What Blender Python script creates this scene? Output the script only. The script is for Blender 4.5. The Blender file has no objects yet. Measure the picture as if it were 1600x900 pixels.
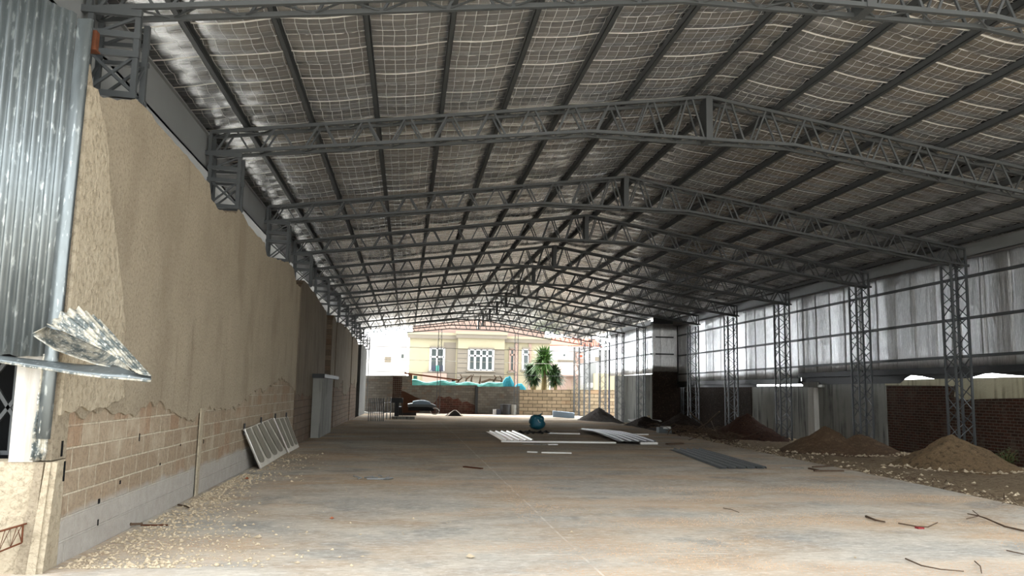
import bpy, bmesh, math, random
from mathutils import Vector, Matrix, noise
from mathutils.geometry import tessellate_polygon
R = random.Random(7)
S = bpy.context.scene
COL = S.collection

# ---------------------------------------------------------------- camera
FPX = 1262.0
yaw, pit, rol = map(math.radians, (7.214, 7.24, 1.067))
F = Vector((math.sin(yaw)*math.cos(pit), math.cos(yaw)*math.cos(pit), math.sin(pit)))
Rt = Vector((math.cos(yaw), -math.sin(yaw), 0)); Up = Rt.cross(F)
c_, s_ = math.cos(rol), math.sin(rol)
Rt, Up = c_*Rt + s_*Up, c_*Up - s_*Rt
CP = Vector((0, 0, 1.65))
cam = bpy.data.cameras.new('camera'); co = bpy.data.objects.new('camera', cam); COL.objects.link(co)
cam.lens = 36*FPX/1600; cam.sensor_width = 36; cam.clip_end = 500; cam.clip_start = .05
co.matrix_world = Matrix(((Rt.x, Up.x, -F.x, CP.x), (Rt.y, Up.y, -F.y, CP.y), (Rt.z, Up.z, -F.z, CP.z), (0, 0, 0, 1)))
S.camera = co
# ---------------------------------------------------------------- light: overcast sky
W = bpy.data.worlds.new('overcast_sky'); S.world = W; W.use_nodes = True
nt = W.node_tree; nt.nodes.clear()
wo = nt.nodes.new('ShaderNodeOutputWorld'); bg = nt.nodes.new('ShaderNodeBackground')
tc = nt.nodes.new('ShaderNodeTexCoord'); sx = nt.nodes.new('ShaderNodeSeparateXYZ'); cr = nt.nodes.new('ShaderNodeValToRGB')
nt.links.new(tc.outputs['Generated'], sx.inputs[0]); nt.links.new(sx.outputs[2], cr.inputs[0])
cr.color_ramp.elements[0].position = 0.0; cr.color_ramp.elements[0].color = (.86, .90, .93, 1)
cr.color_ramp.elements[1].position = 0.8; cr.color_ramp.elements[1].color = (1.0, 1.0, 1.0, 1)
nt.links.new(cr.outputs[0], bg.inputs[0]); # sky brightened toward the far end to lift the light inside
mr = nt.nodes.new('ShaderNodeMapRange'); nt.links.new(sx.outputs[1], mr.inputs[0])
for i_, v_ in enumerate((-.2, 1.0, .72, 4.2)): mr.inputs[i_+1].default_value = v_
mr.interpolation_type = 'SMOOTHSTEP'; nt.links.new(mr.outputs[0], bg.inputs[1])
nt.links.new(bg.outputs[0], wo.inputs[0])
S.view_settings.view_transform = 'Standard'; S.view_settings.look = 'None'
S.view_settings.gamma = 1; S.view_settings.use_curve_mapping = False
S.view_settings.exposure = 2.88
S.cycles.diffuse_bounces = 6

# ---------------------------------------------------------------- helpers
def ray(u, v): return F*FPX + Rt*(u-800) - Up*(v-450)
def onX(u, v, X): d = ray(u, v); return CP + d*(X/d.x)
def onY(u, v, Y): d = ray(u, v); return CP + d*(Y/d.y)
def fz(y): return -max(0, y-30)*0.0085
def fl(u, v, z=None):
    d = ray(u, v)
    if z is not None: return CP + d*((z-1.65)/d.z)
    z = 0
    for _ in range(12):
        p = CP + d*((z-1.65)/d.z); z = fz(p.y)
    return p
def srgb(r, g, b):
    f = lambda c: c/255/12.92 if c/255 <= .04045 else ((c/255+.055)/1.055)**2.4
    return (f(r), f(g), f(b), 1)

class MB:
    def __init__(s): s.v = []; s.f = []; s.m = []
    def add(s, vs, fs, mi=0):
        n = len(s.v); s.v += [tuple(v) for v in vs]; s.f += [tuple(i+n for i in f) for f in fs]; s.m += [mi]*len(fs)
        return s
    def box(s, a, b, mi=0):
        x0, y0, z0 = a; x1, y1, z1 = b
        return s.add([(x0,y0,z0),(x1,y0,z0),(x1,y1,z0),(x0,y1,z0),(x0,y0,z1),(x1,y0,z1),(x1,y1,z1),(x0,y1,z1)],
              [(0,3,2,1),(4,5,6,7),(0,1,5,4),(1,2,6,5),(2,3,7,6),(3,0,4,7)], mi)
    def bar(s, p, q, w, h=None, up=(0,0,1), mi=0):
        p, q = Vector(p), Vector(q); h = h or w; d = (q-p)
        if d.length < 1e-6: return s
        d.normalize(); u = Vector(up)
        if abs(d.dot(u)) > .98: u = Vector((0,1,0))
        r = d.cross(u).normalized(); t = r.cross(d)
        o = [(-1,-1),(1,-1),(1,1),(-1,1)]
        vs = [p + r*a*w/2 + t*b*h/2 for a, b in o] + [q + r*a*w/2 + t*b*h/2 for a, b in o]
        return s.add(vs, [(0,3,2,1),(4,5,6,7),(0,1,5,4),(1,2,6,5),(2,3,7,6),(3,0,4,7)], mi)
    def angle(s, p, q, w, t=.008, sy=1, sz=1):
        "L section between p and q: one flange flat, one upright"
        p, q = Vector(p), Vector(q)
        s.bar(p+Vector((0,sy*w/2,0)), q+Vector((0,sy*w/2,0)), w, t)
        s.bar(p+Vector((0,0,-sz*w/2)), q+Vector((0,0,-sz*w/2)), t, w)
        return s
    def tube(s, pts, r, n=6, mi=0, caps=True):
        pts = [Vector(p) for p in pts]; rs = r if isinstance(r, (list, tuple)) else [r]*len(pts)
        base = len(s.v); prev = None
        for i, p in enumerate(pts):
            d = (pts[min(i+1, len(pts)-1)] - pts[max(i-1, 0)]).normalized()
            a = Vector((0,0,1)) if abs(d.z) < .9 else Vector((1,0,0))
            u = d.cross(a).normalized(); w = d.cross(u)
            s.v += [tuple(p + (u*math.cos(2*math.pi*k/n) + w*math.sin(2*math.pi*k/n))*rs[i]) for k in range(n)]
        for i in range(len(pts)-1):
            for k in range(n):
                a = base+i*n+k; b = base+i*n+(k+1) % n
                s.f.append((a, b, b+n, a+n)); s.m.append(mi)
        if caps:
            s.f.append(tuple(base+k for k in range(n))[::-1]); s.m.append(mi)
            s.f.append(tuple(base+(len(pts)-1)*n+k for k in range(n))); s.m.append(mi)
        return s
    def poly(s, pts, off, mi=0):
        "extrude an outline of 3D points by vector off"
        off = Vector(off); P = [Vector(p) for p in pts]; n = len(P)
        tr = tessellate_polygon([P])
        fs = [tuple(t) for t in tr] + [tuple(i+n for i in t)[::-1] for t in tr]
        fs += [(i, (i+1) % n, (i+1) % n+n, i+n) for i in range(n)]
        return s.add(P+[p+off for p in P], fs, mi)
    def stone(s, c, r, rg=R, mi=0, flat=.6):
        k = [r*rg.uniform(.6, 1.3) for _ in range(6)]; a = rg.uniform(0, 6.28); ca, sa = math.cos(a), math.sin(a)
        L = [(k[0],0,0),(0,k[1],0),(-k[2],0,0),(0,-k[3],0),(rg.uniform(-.3,.3)*r,rg.uniform(-.3,.3)*r,k[4]*flat),(0,0,-k[5]*flat*.6)]
        return s.add([(c[0]+x*ca-y*sa, c[1]+x*sa+y*ca, c[2]+z) for x, y, z in L],
                     [(0,1,4),(1,2,4),(2,3,4),(3,0,4),(1,0,5),(2,1,5),(3,2,5),(0,3,5)], mi)
    def build(s, name, mat, parent=None, smooth=False, loc=None):
        me = bpy.data.meshes.new(name); me.from_pydata(s.v, [], s.f)
        mats = mat if isinstance(mat, (list, tuple)) else [mat]
        for m in mats: me.materials.append(m)
        if len(mats) > 1: me.polygons.foreach_set('material_index', s.m)
        bm = bmesh.new(); bm.from_mesh(me); bmesh.ops.recalc_face_normals(bm, faces=bm.faces); bm.to_mesh(me); bm.free()
        if smooth: me.polygons.foreach_set('use_smooth', [True]*len(me.polygons))
        me.update(); o = bpy.data.objects.new(name, me); COL.objects.link(o)
        if parent: o.parent = parent
        if loc is not None:
            me.transform(Matrix.Translation(-Vector(loc))); o.location = loc
        return o
def tag(o, label=None, cat=None, group=None, kind=None):
    for k, v in (('label', label), ('category', cat), ('group', group), ('kind', kind)):
        if v: o[k] = v
    return o
def empty(name, loc=(0,0,0), rz=0):
    o = bpy.data.objects.new(name, None); COL.objects.link(o); o.location = loc; o.rotation_euler = (0,0,rz)
    o.empty_display_size = .1; return o
def struct(o): o['kind'] = 'structure'; return o
def copy_tree(o, parent=None):
    c = o.copy(); COL.objects.link(c); c.parent = parent
    for ch in kids.get(o.name, [x for x in bpy.data.objects if x.parent == o]): copy_tree(ch, c)
    return c
kids = {}
def one(mb, name, mat, label, cat, group=None, kind=None, smooth=False):
    "a thing of a single mesh, origin at its base centre"
    xs, ys, zs = zip(*mb.v)
    return tag(mb.build(name, mat, smooth=smooth, loc=((min(xs)+max(xs))/2, (min(ys)+max(ys))/2, min(zs))), label, cat, group, kind)

# ---------------------------------------------------------------- materials
class N:
    def __init__(s, name, rough=.8, metal=0):
        s.m = bpy.data.materials.new(name); s.m.use_nodes = True; s.t = s.m.node_tree
        s.b = s.t.nodes['Principled BSDF']; s.b.inputs['Roughness'].default_value = rough; s.b.inputs['Metallic'].default_value = metal
        if rough >= .8: s.b.inputs['Specular IOR Level'].default_value = .12
        s.co = s.t.nodes.new('ShaderNodeTexCoord').outputs['Object']
    def n(s, typ, **k):
        x = s.t.nodes.new(typ)
        for a, b in k.items(): setattr(x, a, b)
        return x
    def put(s, inp, v):
        if hasattr(v, 'is_output') or isinstance(v, bpy.types.NodeSocket): s.t.links.new(v, inp)
        else: inp.default_value = v
    def map(s, sc=(1,1,1), rot=(0,0,0), loc=(0,0,0)):
        x = s.n('ShaderNodeMapping'); s.put(x.inputs[0], s.co)
        x.inputs[1].default_value = loc; x.inputs[2].default_value = rot; x.inputs[3].default_value = sc
        return x.outputs[0]
    def noise(s, scale, det=4, vec=None, rough=.55):
        x = s.n('ShaderNodeTexNoise'); s.put(x.inputs['Vector'], vec or s.co); x.inputs['Scale'].default_value = scale
        x.inputs['Detail'].default_value = det; x.inputs['Roughness'].default_value = rough; return x.outputs[0]
    def vor(s, scale, vec=None, out=0, feat='F1'):
        x = s.n('ShaderNodeTexVoronoi', feature=feat); s.put(x.inputs['Vector'], vec or s.co); x.inputs['Scale'].default_value = scale; return x.outputs[out]
    def ramp(s, f, a, b, ca=(0,0,0,1), cb=(1,1,1,1)):
        x = s.n('ShaderNodeValToRGB'); s.put(x.inputs[0], f); e = x.color_ramp.elements
        e[0].position = a; e[1].position = b; e[0].color = ca; e[1].color = cb; return x.outputs[0]
    def mix(s, f, a, b, mode='MIX'):
        x = s.n('ShaderNodeMix', data_type='RGBA', blend_type=mode); s.put(x.inputs[0], f); s.put(x.inputs[6], a); s.put(x.inputs[7], b); return x.outputs[2]
    def math(s, op, a, b=0, c=0):
        x = s.n('ShaderNodeMath', operation=op); s.put(x.inputs[0], a); s.put(x.inputs[1], b); s.put(x.inputs[2], c); return x.outputs[0]
    def xyz(s, vec=None):
        x = s.n('ShaderNodeSeparateXYZ'); s.put(x.inputs[0], vec or s.co); return x.outputs
    def comb(s, x_, y_, z_=0):
        x = s.n('ShaderNodeCombineXYZ')
        for i, v in enumerate((x_, y_, z_)): s.put(x.inputs[i], v)
        return x.outputs[0]
    def n_warp(s):
        x = s.n('ShaderNodeVectorMath', operation='ADD'); y = s.n('ShaderNodeTexNoise'); s.put(y.inputs['Vector'], s.co); y.inputs['Scale'].default_value = 3
        s.put(x.inputs[0], s.co); s.put(x.inputs[1], y.outputs[1]); return x.outputs[0]
    def bump(s, h, st=.5, d=.02):
        x = s.n('ShaderNodeBump'); x.inputs['Strength'].default_value = st; x.inputs['Distance'].default_value = d
        s.put(x.inputs['Height'], h); s.put(s.b.inputs['Normal'], x.outputs[0])
    def col(s, v): s.put(s.b.inputs['Base Color'], v); return s
    def line(s, co, period, width, phase=0):
        "1 on lines of given width every period"
        f = s.math('FRACT', s.math('DIVIDE', s.math('ADD', co, phase+period/2-0), period))
        return s.math('LESS_THAN', s.math('ABSOLUTE', s.math('SUBTRACT', f, .5)), width/period/2)

def simple(name, col, rough=.8, metal=0, var=.15, sc=6, bump=0):
    n = N(name, rough, metal); c = srgb(*col)
    n.col(n.mix(n.noise(sc), tuple(x*(1-var) for x in c[:3])+(1,), tuple(min(1, x*(1+var)) for x in c[:3])+(1,)))
    if bump: n.bump(n.noise(sc*4), bump)
    return n.m

# floor slab
n = N('dusty_concrete', .85); X, Y, Z = n.xyz()
st = n.map((.5, 1, 1))
a = n.mix(n.ramp(n.noise(.45, 5), .42, .62), srgb(168,166,160), srgb(178,160,138))
a = n.mix(n.ramp(n.noise(1.6, 6, st), .4, .7), a, srgb(196,190,178))
a = n.mix(n.math('MULTIPLY', n.ramp(n.noise(.8, 6), .56, .64), .6), a, srgb(140,142,140))
a = n.mix(n.math('MULTIPLY', n.ramp(n.noise(7, 6, st), .55, .75), .5), a, srgb(215,211,202))
brown = n.math('MULTIPLY', n.ramp(Y, .0, 1.0), 1)
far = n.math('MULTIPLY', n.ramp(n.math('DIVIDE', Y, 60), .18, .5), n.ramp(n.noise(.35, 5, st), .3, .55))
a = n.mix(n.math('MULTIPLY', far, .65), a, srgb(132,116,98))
a = n.mix(n.math('MULTIPLY', n.ramp(n.noise(18, 7, st, .75), .5, .64), .4), a, srgb(232,229,222))
a = n.mix(n.math('MULTIPLY', n.ramp(n.noise(13, 7, n.map((.5,1,1), loc=(4,4,0)), .75), .52, .66), .45), a, srgb(120,114,104))
pm = n.ramp(n.noise(.55, 4, n.map((.5,1,1), loc=(3,1,0))), .50, .60)
a = n.mix(n.math('MULTIPLY', pm, .35), a, srgb(200,176,148))
dots = n.math('MULTIPLY', n.ramp(n.vor(34), .22, .3, (1,1,1,1), (0,0,0,1)), pm)
a = n.mix(n.math('MULTIPLY', dots, .75), a, srgb(205,160,120))
a = n.mix(n.math('MULTIPLY', n.ramp(n.vor(9), .05, .09, (1,1,1,1), (0,0,0,1)), n.ramp(n.noise(2.2), .55, .6)), a, srgb(228,222,208))
wob = n.math('MULTIPLY', n.noise(1.5), .06)
j = n.math('MAXIMUM', n.line(n.math('ADD', Y, wob), 4.5, .03, -8.42), n.line(n.math('ADD', X, wob), 6.2, .025, -1.85))
a = n.mix(n.math('MULTIPLY', n.math('MULTIPLY', j, .5), n.ramp(n.noise(1.7), .4, .6)), a, srgb(222,218,208))
n.b.inputs['Specular IOR Level'].default_value = .0
n.col(a); n.bump(n.noise(30, 5), .25, .01); M_floor = n.m

# rough tan render of the left wall
n = N('rough_tan_plaster', .95); X, Y, Z = n.xyz()
vs = n.map((1, 2.2, .25))
a = n.mix(n.noise(1.2, 6), srgb(160,148,128), srgb(196,184,162))
a = n.mix(n.ramp(n.noise(3, 6, vs), .45, .7), a, srgb(180,168,146))
a = n.mix(n.math('MULTIPLY', n.ramp(n.noise(2.5, 6, vs), .6, .75), .6), a, srgb(128,116,98))
a = n.mix(n.math('MULTIPLY', n.ramp(n.noise(26, 6, None, .75), .5, .62), .55), a, srgb(122,111,94))
a = n.mix(n.math('MULTIPLY', n.ramp(n.noise(34, 5, n.map(loc=(5,2,1)), .75), .54, .64), .5), a, srgb(204,190,166))
a = n.mix(n.math('MULTIPLY', n.ramp(n.noise(1.0, 5, n.map((1, .9, .5))), .5, .66), .35), a, srgb(138,125,106))
n.col(a); n.bump(n.noise(24, 8, None, .7), 1.0, .06); M_plaster = n.m
n = N('dimmed_tan_plaster', .95)  # darker copy of the tan plaster, dims the far panels through colour
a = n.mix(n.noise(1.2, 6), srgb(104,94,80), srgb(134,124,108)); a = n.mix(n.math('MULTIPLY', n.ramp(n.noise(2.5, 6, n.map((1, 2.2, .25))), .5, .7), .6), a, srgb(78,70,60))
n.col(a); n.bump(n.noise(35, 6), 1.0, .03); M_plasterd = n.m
# lighter wet render
n = N('pale_render', .9)
a = n.mix(n.noise(3, 6), srgb(152,142,122), srgb(180,170,150))
a = n.mix(n.math('MULTIPLY', n.ramp(n.noise(14, 7, None, .7), .52, .6), .55), a, srgb(128,118,100))
a = n.mix(n.math('MULTIPLY', n.ramp(n.vor(4, n.n_warp(), 0, 'DISTANCE_TO_EDGE'), .0, .02, (1,1,1,1), (0,0,0,1)), .5), a, srgb(112,102,86))
n.col(a); n.bump(n.noise(14, 7), 1.0, .04); M_pale = n.m
# block wall
def blocks(name, c1, c2, mort, bw, bh, off=.5, grey=None, rot=True, msize=.012, swap=False, bumpd=.02):
    n = N(name, .95); X, Y, Z = n.xyz()
    br = n.n('ShaderNodeTexBrick'); br.offset = off
    n.put(br.inputs['Vector'], n.comb(X if swap else Y, n.math('ADD', Z, n.math('MULTIPLY', n.noise(.8), .02))))
    br.inputs['Scale'].default_value = 1; br.inputs['Brick Width'].default_value = bw; br.inputs['Row Height'].default_value = bh
    br.inputs['Mortar Size'].default_value = msize; br.inputs['Mortar Smooth'].default_value = .3; br.inputs['Bias'].default_value = -.1
    br.inputs['Color1'].default_value = srgb(*c1); br.inputs['Color2'].default_value = srgb(*c2); br.inputs['Mortar'].default_value = srgb(*mort)
    cell = n.n('ShaderNodeTexWhiteNoise'); n.put(cell.inputs[0], n.comb(n.math('FLOOR', n.math('DIVIDE', X if swap else Y, bw)), n.math('FLOOR', n.math('DIVIDE', Z, bh))))
    a = n.mix(n.math('MULTIPLY', n.ramp(cell.outputs[0], .8, .9), .0 if bw < .3 else .35), br.outputs[0], srgb(c1[0], int(c1[1]*.84), int(c1[2]*.74)))
    a = n.mix(n.math('MULTIPLY', n.ramp(n.noise(22, 7, None, .75), .45, .62), .45), a, tuple(x*.45 for x in srgb(*c1)[:3])+(1,))
    a = n.mix(n.math('MULTIPLY', n.ramp(n.noise(2.2, 6), .52, .66), .4), a, srgb(*mort))
    if grey:
        m = n.ramp(n.math('ADD', Z, n.math('MULTIPLY', n.noise(2), .25)), grey[0], grey[0]+.08, (1,1,1,1), (0,0,0,1))
        a = n.mix(n.math('MULTIPLY', m, .8), a, n.mix(n.noise(8, 6), srgb(150,148,142), srgb(185,183,178)))
    n.col(a); n.bump(n.math('SUBTRACT', n.noise(30, 6), n.math('MULTIPLY', br.outputs[1], 1.2)), .8, bumpd); return n.m
M_block = blocks('clay_block_courses', (150,134,114), (162,148,128), (190,180,160), .42, .21, grey=(.52,))
M_blockd = blocks('dimmed_clay_blocks', (112,96,80), (126,110,94), (84,76,66), .42, .21)  # darker copy of the block colours, dims the same far panels
M_brick = blocks('sooty_red_brick', (70,44,34), (48,36,30), (92,84,74), .26, .085, msize=.012)
M_backwall = blocks('weathered_back_blocks', (112,108,100), (92,88,82), (84,80,74), .4, .2, swap=True)
M_backbrick = blocks('red_brick_patch', (82,50,42), (60,42,36), (104,92,80), .5, .18, swap=True)
M_oldblock = blocks('rough_block_rows', (168,150,124), (140,126,104), (84,76,64), .8, .3, swap=True, msize=.03)
def stained(name, c1, c2, streak, sc=.6):
    n = N(name, .9); X, Y, Z = n.xyz()
    a = n.mix(n.noise(sc*2, 6), srgb(*c1), srgb(*c2))
    m = n.math('MULTIPLY', n.ramp(n.noise(3.2, 5, n.map((2, 2, .12))), .48, .62), n.ramp(n.noise(1.1, 3), .35, .6))
    a = n.mix(n.math('MULTIPLY', m, .75), a, srgb(*streak)); n.col(a); n.bump(n.noise(18, 5), .4); return n.m
M_conc = stained('rain_streaked_concrete', (118,118,114), (146,146,140), (58,58,56))
M_concd = stained('dark_concrete', (74,74,72), (94,94,90), (48,48,46))
M_pconc = stained('mossy_plaster', (158,154,132), (186,180,156), (92,92,76))
M_white = stained('flaking_white_paint', (170,168,162), (196,194,188), (140,132,120))
# steel
M_steel = simple('dark_grey_primer', (62,66,68), .55, .1, .18, 3)
M_navy = simple('dark_blue_primer', (44,50,66), .5, .1, .2, 3)
M_gutter = simple('grey_folded_sheet', (128,131,132), .5, .3, .12, 1.5)
M_black = simple('black_steel', (38,40,42), .6, .2, .2, 5)
M_rust = simple('rusty_steel', (88,54,38), .85, .2, .4, 18)
M_whitebar = simple('pale_metal_strip', (206,206,200), .5, .1, .08, 4)
# galvanised corrugated sheet
n = N('galvanised_sheet', .42, .75); v = n.map((1, 1, .3))
a = n.mix(n.noise(6, 6, v), srgb(88,95,97), srgb(132,140,142))
a = n.mix(n.math('MULTIPLY', n.ramp(n.noise(22, 6, v), .58, .68), .6), a, srgb(190,198,198)); n.col(a)
n.put(n.b.inputs['Roughness'], n.math('MULTIPLY_ADD', n.noise(9), .3, .3)); M_galv = n.m
n = N('dusty_torn_sheet', .6, .45)
a = n.mix(n.ramp(n.noise(11, 6), .42, .6), srgb(84,92,92), srgb(168,164,150)); a = n.mix(n.ramp(n.noise(40, 4), .55, .7), a, srgb(205,206,198)); n.col(a)
n.bump(n.noise(25, 4), .4); M_torn = n.m
# roof foil with white net
n = N('foil_blanket_with_net', .25, .9); X, Y, Z = n.xyz()
wx = n.math('ADD', X, n.math('MULTIPLY', n.noise(2.2, 3), .07)); wy = n.math('ADD', Y, n.math('MULTIPLY', n.noise(1.8, 3, n.map(loc=(9,4,0))), .06))
a = n.mix(n.noise(1.2, 5, n.map((.3, 3, 1))), srgb(200,203,206), srgb(222,225,228))
a = n.mix(n.math('MULTIPLY', n.ramp(n.noise(3.0, 6, n.map((.35, 6, 1))), .55, .72), .7), a, srgb(240,240,238))
net = n.math('MAXIMUM', n.line(wx, .165, .008), n.line(wy, .178, .008))
seam = n.math('MAXIMUM', n.line(n.math('ADD', Y, n.math('MULTIPLY', n.noise(.7, 1), .02)), 1.07, .05), 0)
seam2 = n.line(n.math('ADD', Y, n.math('MULTIPLY', n.noise(3), .04)), 1.07, .03, .535)
lines = n.math('MAXIMUM', n.math('MAXIMUM', n.math('MULTIPLY', net, .6), seam), n.math('MULTIPLY', seam2, n.ramp(n.noise(4), .45, .55)))
n.col(n.mix(lines, a, srgb(236,236,230))); n.put(n.b.inputs['Metallic'], n.math('MULTIPLY_ADD', lines, -.9, .9))
n.bump(n.noise(9, 5, n.map((.5, 5, 1))), .2, .02); M_foil = n.m
# wall foil
n = N('crinkled_foil_sheet', .3, .9); X, Y, Z = n.xyz()
v = n.map((5, 5, .5))
a = n.mix(n.noise(3, 6, v), srgb(184,185,186), srgb(222,223,224)); a = n.mix(n.ramp(n.noise(14, 6, v), .5, .66), a, srgb(235,236,237))
a = n.mix(n.math('MULTIPLY', n.ramp(n.noise(1.1, 4), .56, .7), .5), a, srgb(160,161,162)); n.col(a)
n.bump(n.noise(10, 6, v), .7, .03); M_wfoil = n.m
# earth
def earth(name, c1, c2, c3):
    n = N(name, 1.0); a = n.mix(n.noise(1.3, 7), srgb(*c1), srgb(*c2)); a = n.mix(n.ramp(n.noise(9, 6), .5, .68), a, srgb(*c3))
    a = n.mix(n.math('MULTIPLY', n.ramp(n.vor(16), .12, .16, (1,1,1,1), (0,0,0,1)), n.ramp(n.noise(3), .5, .6)), a, srgb(176,160,136))
    a = n.mix(n.math('MULTIPLY', n.ramp(n.noise(30, 7, None, .75), .5, .64), .5), a, tuple(x*.5 for x in srgb(*c3)[:3])+(1,)); n.col(a); n.bump(n.noise(16, 8, None, .7), 1.0, .08); return n.m
M_earth = earth('bare_stony_ground', (146,128,104), (176,158,132), (120,102,82))
M_heapA = earth('pale_sandy_soil', (152,128,98), (130,112,88), (102,88,70))
M_heapB = earth('brown_grey_soil', (118,94,72), (94,80,68), (132,110,86))
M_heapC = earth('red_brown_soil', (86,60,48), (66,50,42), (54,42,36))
M_heapD = earth('dark_soil_and_shade', (54,44,38), (40,34,30), (64,54,46))
M_street = simple('outside_ground', (176,172,164), .9, 0, .1, .6)
M_stone = simple('pale_rubble', (184,170,146), .9, 0, .3, 14)
M_chip = simple('peach_chips', (202,172,140), .9, 0, .2, 9)
M_terra = simple('orange_brick_bit', (150,92,66), .9, 0, .2, 12)
M_wood = simple('dead_wood', (82,68,56), .9, 0, .3, 9)
M_ply = simple('brown_board', (84,58,44), .8, 0, .2, 3)
M_dark = simple('painted_dark_interior', (22,23,24), .9)
M_glass = simple('dark_window_glass', (58,66,66), .15, 0, .3, 2)
M_teal = simple('teal_tarpaulin', (60,132,122), .7, 0, .25, 2)
M_cyan = simple('cyan_netting', (50,128,142), .8, 0, .4, 6)
M_bluebag = simple('teal_blue_plastic', (26,100,120), .5, 0, .3, 5)
M_cream = simple('cream_facade_paint', (150,144,122), .9, 0, .08, .7)
M_greyf = simple('grey_rusticated_render', (118,112,102), .9, 0, .08, .8)
M_pinkf = simple('pale_pink_render', (150,130,120), .9, 0, .08, .6)
M_whitef = simple('white_facade_paint', (186,187,188), .9, 0, .05, .6)
M_trimw = simple('white_window_paint', (190,192,194), .6, 0, .04, 2)
M_orange = simple('orange_roof_tile', (160,80,58), .85, 0, .15, 3)
M_leaf = simple('sword_leaf_green', (62,96,36), .6, 0, .5, 3)
M_leafd = simple('deep_leaf_green', (38,62,30), .6, 0, .5, 3)
M_leafy = simple('yellow_green_leaf', (132,150,50), .6, 0, .3, 3)
M_trunk = simple('palm_trunk_bark', (110,100,72), .9, 0, .3, 6)
M_bluebox = simple('light_blue_foam', (148,168,186), .7, 0, .08, 2)
M_sheetw = simple('white_roof_sheet', (226,224,218), .32, .35, .08, 2)
M_sheetg = simple('silver_roof_sheet', (128,132,134), .55, .3, .12, 2)
M_sheetd = simple('grey_roof_sheet', (84,90,92), .7, .05, .12, 2)
M_panel = simple('grey_white_moulding', (204,200,188), .8, 0, .25, 7)
M_groove = simple('darker_groove', (132,128,116), .85, 0, .3, 7)  # colour darker than the panel face
M_blackp = simple('black_plastic', (20,20,22), .6)
M_red = simple('red_plastic', (130,52,54), .8)

# ---------------------------------------------------------------- layout numbers
XW = -3.1; XL = -3.65; XR = 15.5; XB = 14.3; XC = 5.67
HL, HR, HK, HB = 6.16, 5.86, 7.43, 6.58
TY = [9.07, 14.64, 20.70, 25.57, 31.38, 36.73, 41.9, 47.45, 52.39, 57.1, 62.3, 66.2]
JY = 46.3                     # where the right wall steps in
def ztop(x): return HL+(HK-HL)*(x-XL)/(XC-XL) if x < XC else HK+(HR-HK)*(x-XC)/(XR-XC)
def zbot(x):
    k0, k1 = 3.3, 7.4
    if x < k0: return 5.78+(6.60-5.78)*(x-XL)/(k0-XL)
    if x < k1: return 6.60-.03*(x-k0)/(k1-k0)
    return 6.57+(5.38-6.57)*(x-k1)/(XR-k1)

# ---------------------------------------------------------------- ground, slab
mb = MB(); ys = [-14, 0, 4, 8, 12, 16, 20, 25, 30, 36, 42, 48, 54, 60, 66.9]
edge = [(-14, 9.3), (11.8, 9.6), (14.8, 9.9), (18.6, 10.12), (21.8, 10.25), (36, 11.3), (46, 12.3), (66.9, 14.2)]
def slab_x(y):
    for (y0, x0), (y1, x1) in zip(edge, edge[1:]):
        if y <= y1: return x0+(x1-x0)*(y-y0)/(y1-y0)
    return edge[-1][1]
ys = []; y = -14
while y < 66.9: ys.append(y); y += .45 if 6 < y < 40 else 2
ys.append(66.9)
vt, fc = [], []
for i, y in enumerate(ys):
    xe = slab_x(y)+(noise.noise(Vector((y*1.3, 3, 0)))*.10 if 6 < y < 60 else 0); z = fz(y)
    vt += [(-9 if y < 7.6 else XW-.05, y, z), (0, y, z), (5, y, z), (xe, y, z), (xe+.04, y, z-.22)]
for i in range(len(ys)-1):
    for k in range(4): a = i*5+k; fc.append((a, a+1, a+6, a+5))
struct(MB().add(vt, fc).build('floor', M_floor))
# stony ground outside the slab
mb = MB(); nx, ny = 40, 150; vt = []; fc = []
for i in range(ny+1):
    y = -6+i*(73/ny)
    for k in range(nx+1):
        x0 = slab_x(y)-.1; x = x0+(18.5-x0)*k/nx
        z = fz(y)-.11+.07*noise.noise(Vector((x*1.1, y*1.1, 0)))+.04*noise.noise(Vector((x*3.7, y*3.7, 5)))
        z -= .06*max(0, 1-abs(x-x0-.25)/.4)
        vt.append((x, y, z))
for i in range(ny):
    for k in range(nx): a = i*(nx+1)+k; fc.append((a, a+1, a+nx+2, a+nx+1))
struct(MB().add(vt, fc).build('floor_earth_strip', M_earth, smooth=True)).name = 'floor_earth'
struct(MB().add([(-140,-120,-.35),(160,-120,-.35),(160,160,-.35),(-140,160,-.35)], [(0,1,2,3)]).build('floor_outside', M_street))

# ---------------------------------------------------------------- left wall
def nz(*a): return noise.noise(Vector(a))
prof = [(7.78,4.65),(7.91,4.41),(8.18,4.46),(9.05,4.76),(9.45,4.79),(9.76,4.75),(11.02,4.73),(12.45,4.67),(12.62,4.49),(13.02,4.41),(14.4,4.62),(14.62,4.76),(15.0,4.76),(15.43,4.66),(16.42,4.63),(17.3,4.63),(17.61,4.41),(20.25,4.7),(20.7,4.76),(21.05,4.76),(21.72,4.74),(22.36,4.4),(23.2,4.42)]
def ragged(pts, amp, step, seed):
    out = []
    for (a, b), (c, d) in zip(pts, pts[1:]):
        L = math.hypot(c-a, d-b); k = max(1, int(L/step))
        for i in range(k):
            t = i/k; out.append((a+(c-a)*t, b+(d-b)*t+amp*nz((a+(c-a)*t)*4, (b+(d-b)*t)*4, seed)))
    return out+[pts[-1]]
top = ragged(prof, .05, .12, 1)
wall = empty('wall_left', (XW, 7.7, 0)); struct(wall)
def wpart(pts, x0, x1, name, mat, par=wall):
    P = [(x0, y, z) for y, z in pts]; mb = MB().poly(P, (x1-x0, 0, 0))
    o = mb.build(name, mat, par); o.matrix_parent_inverse = Matrix.Translation(-Vector(par.location)); return o
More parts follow.
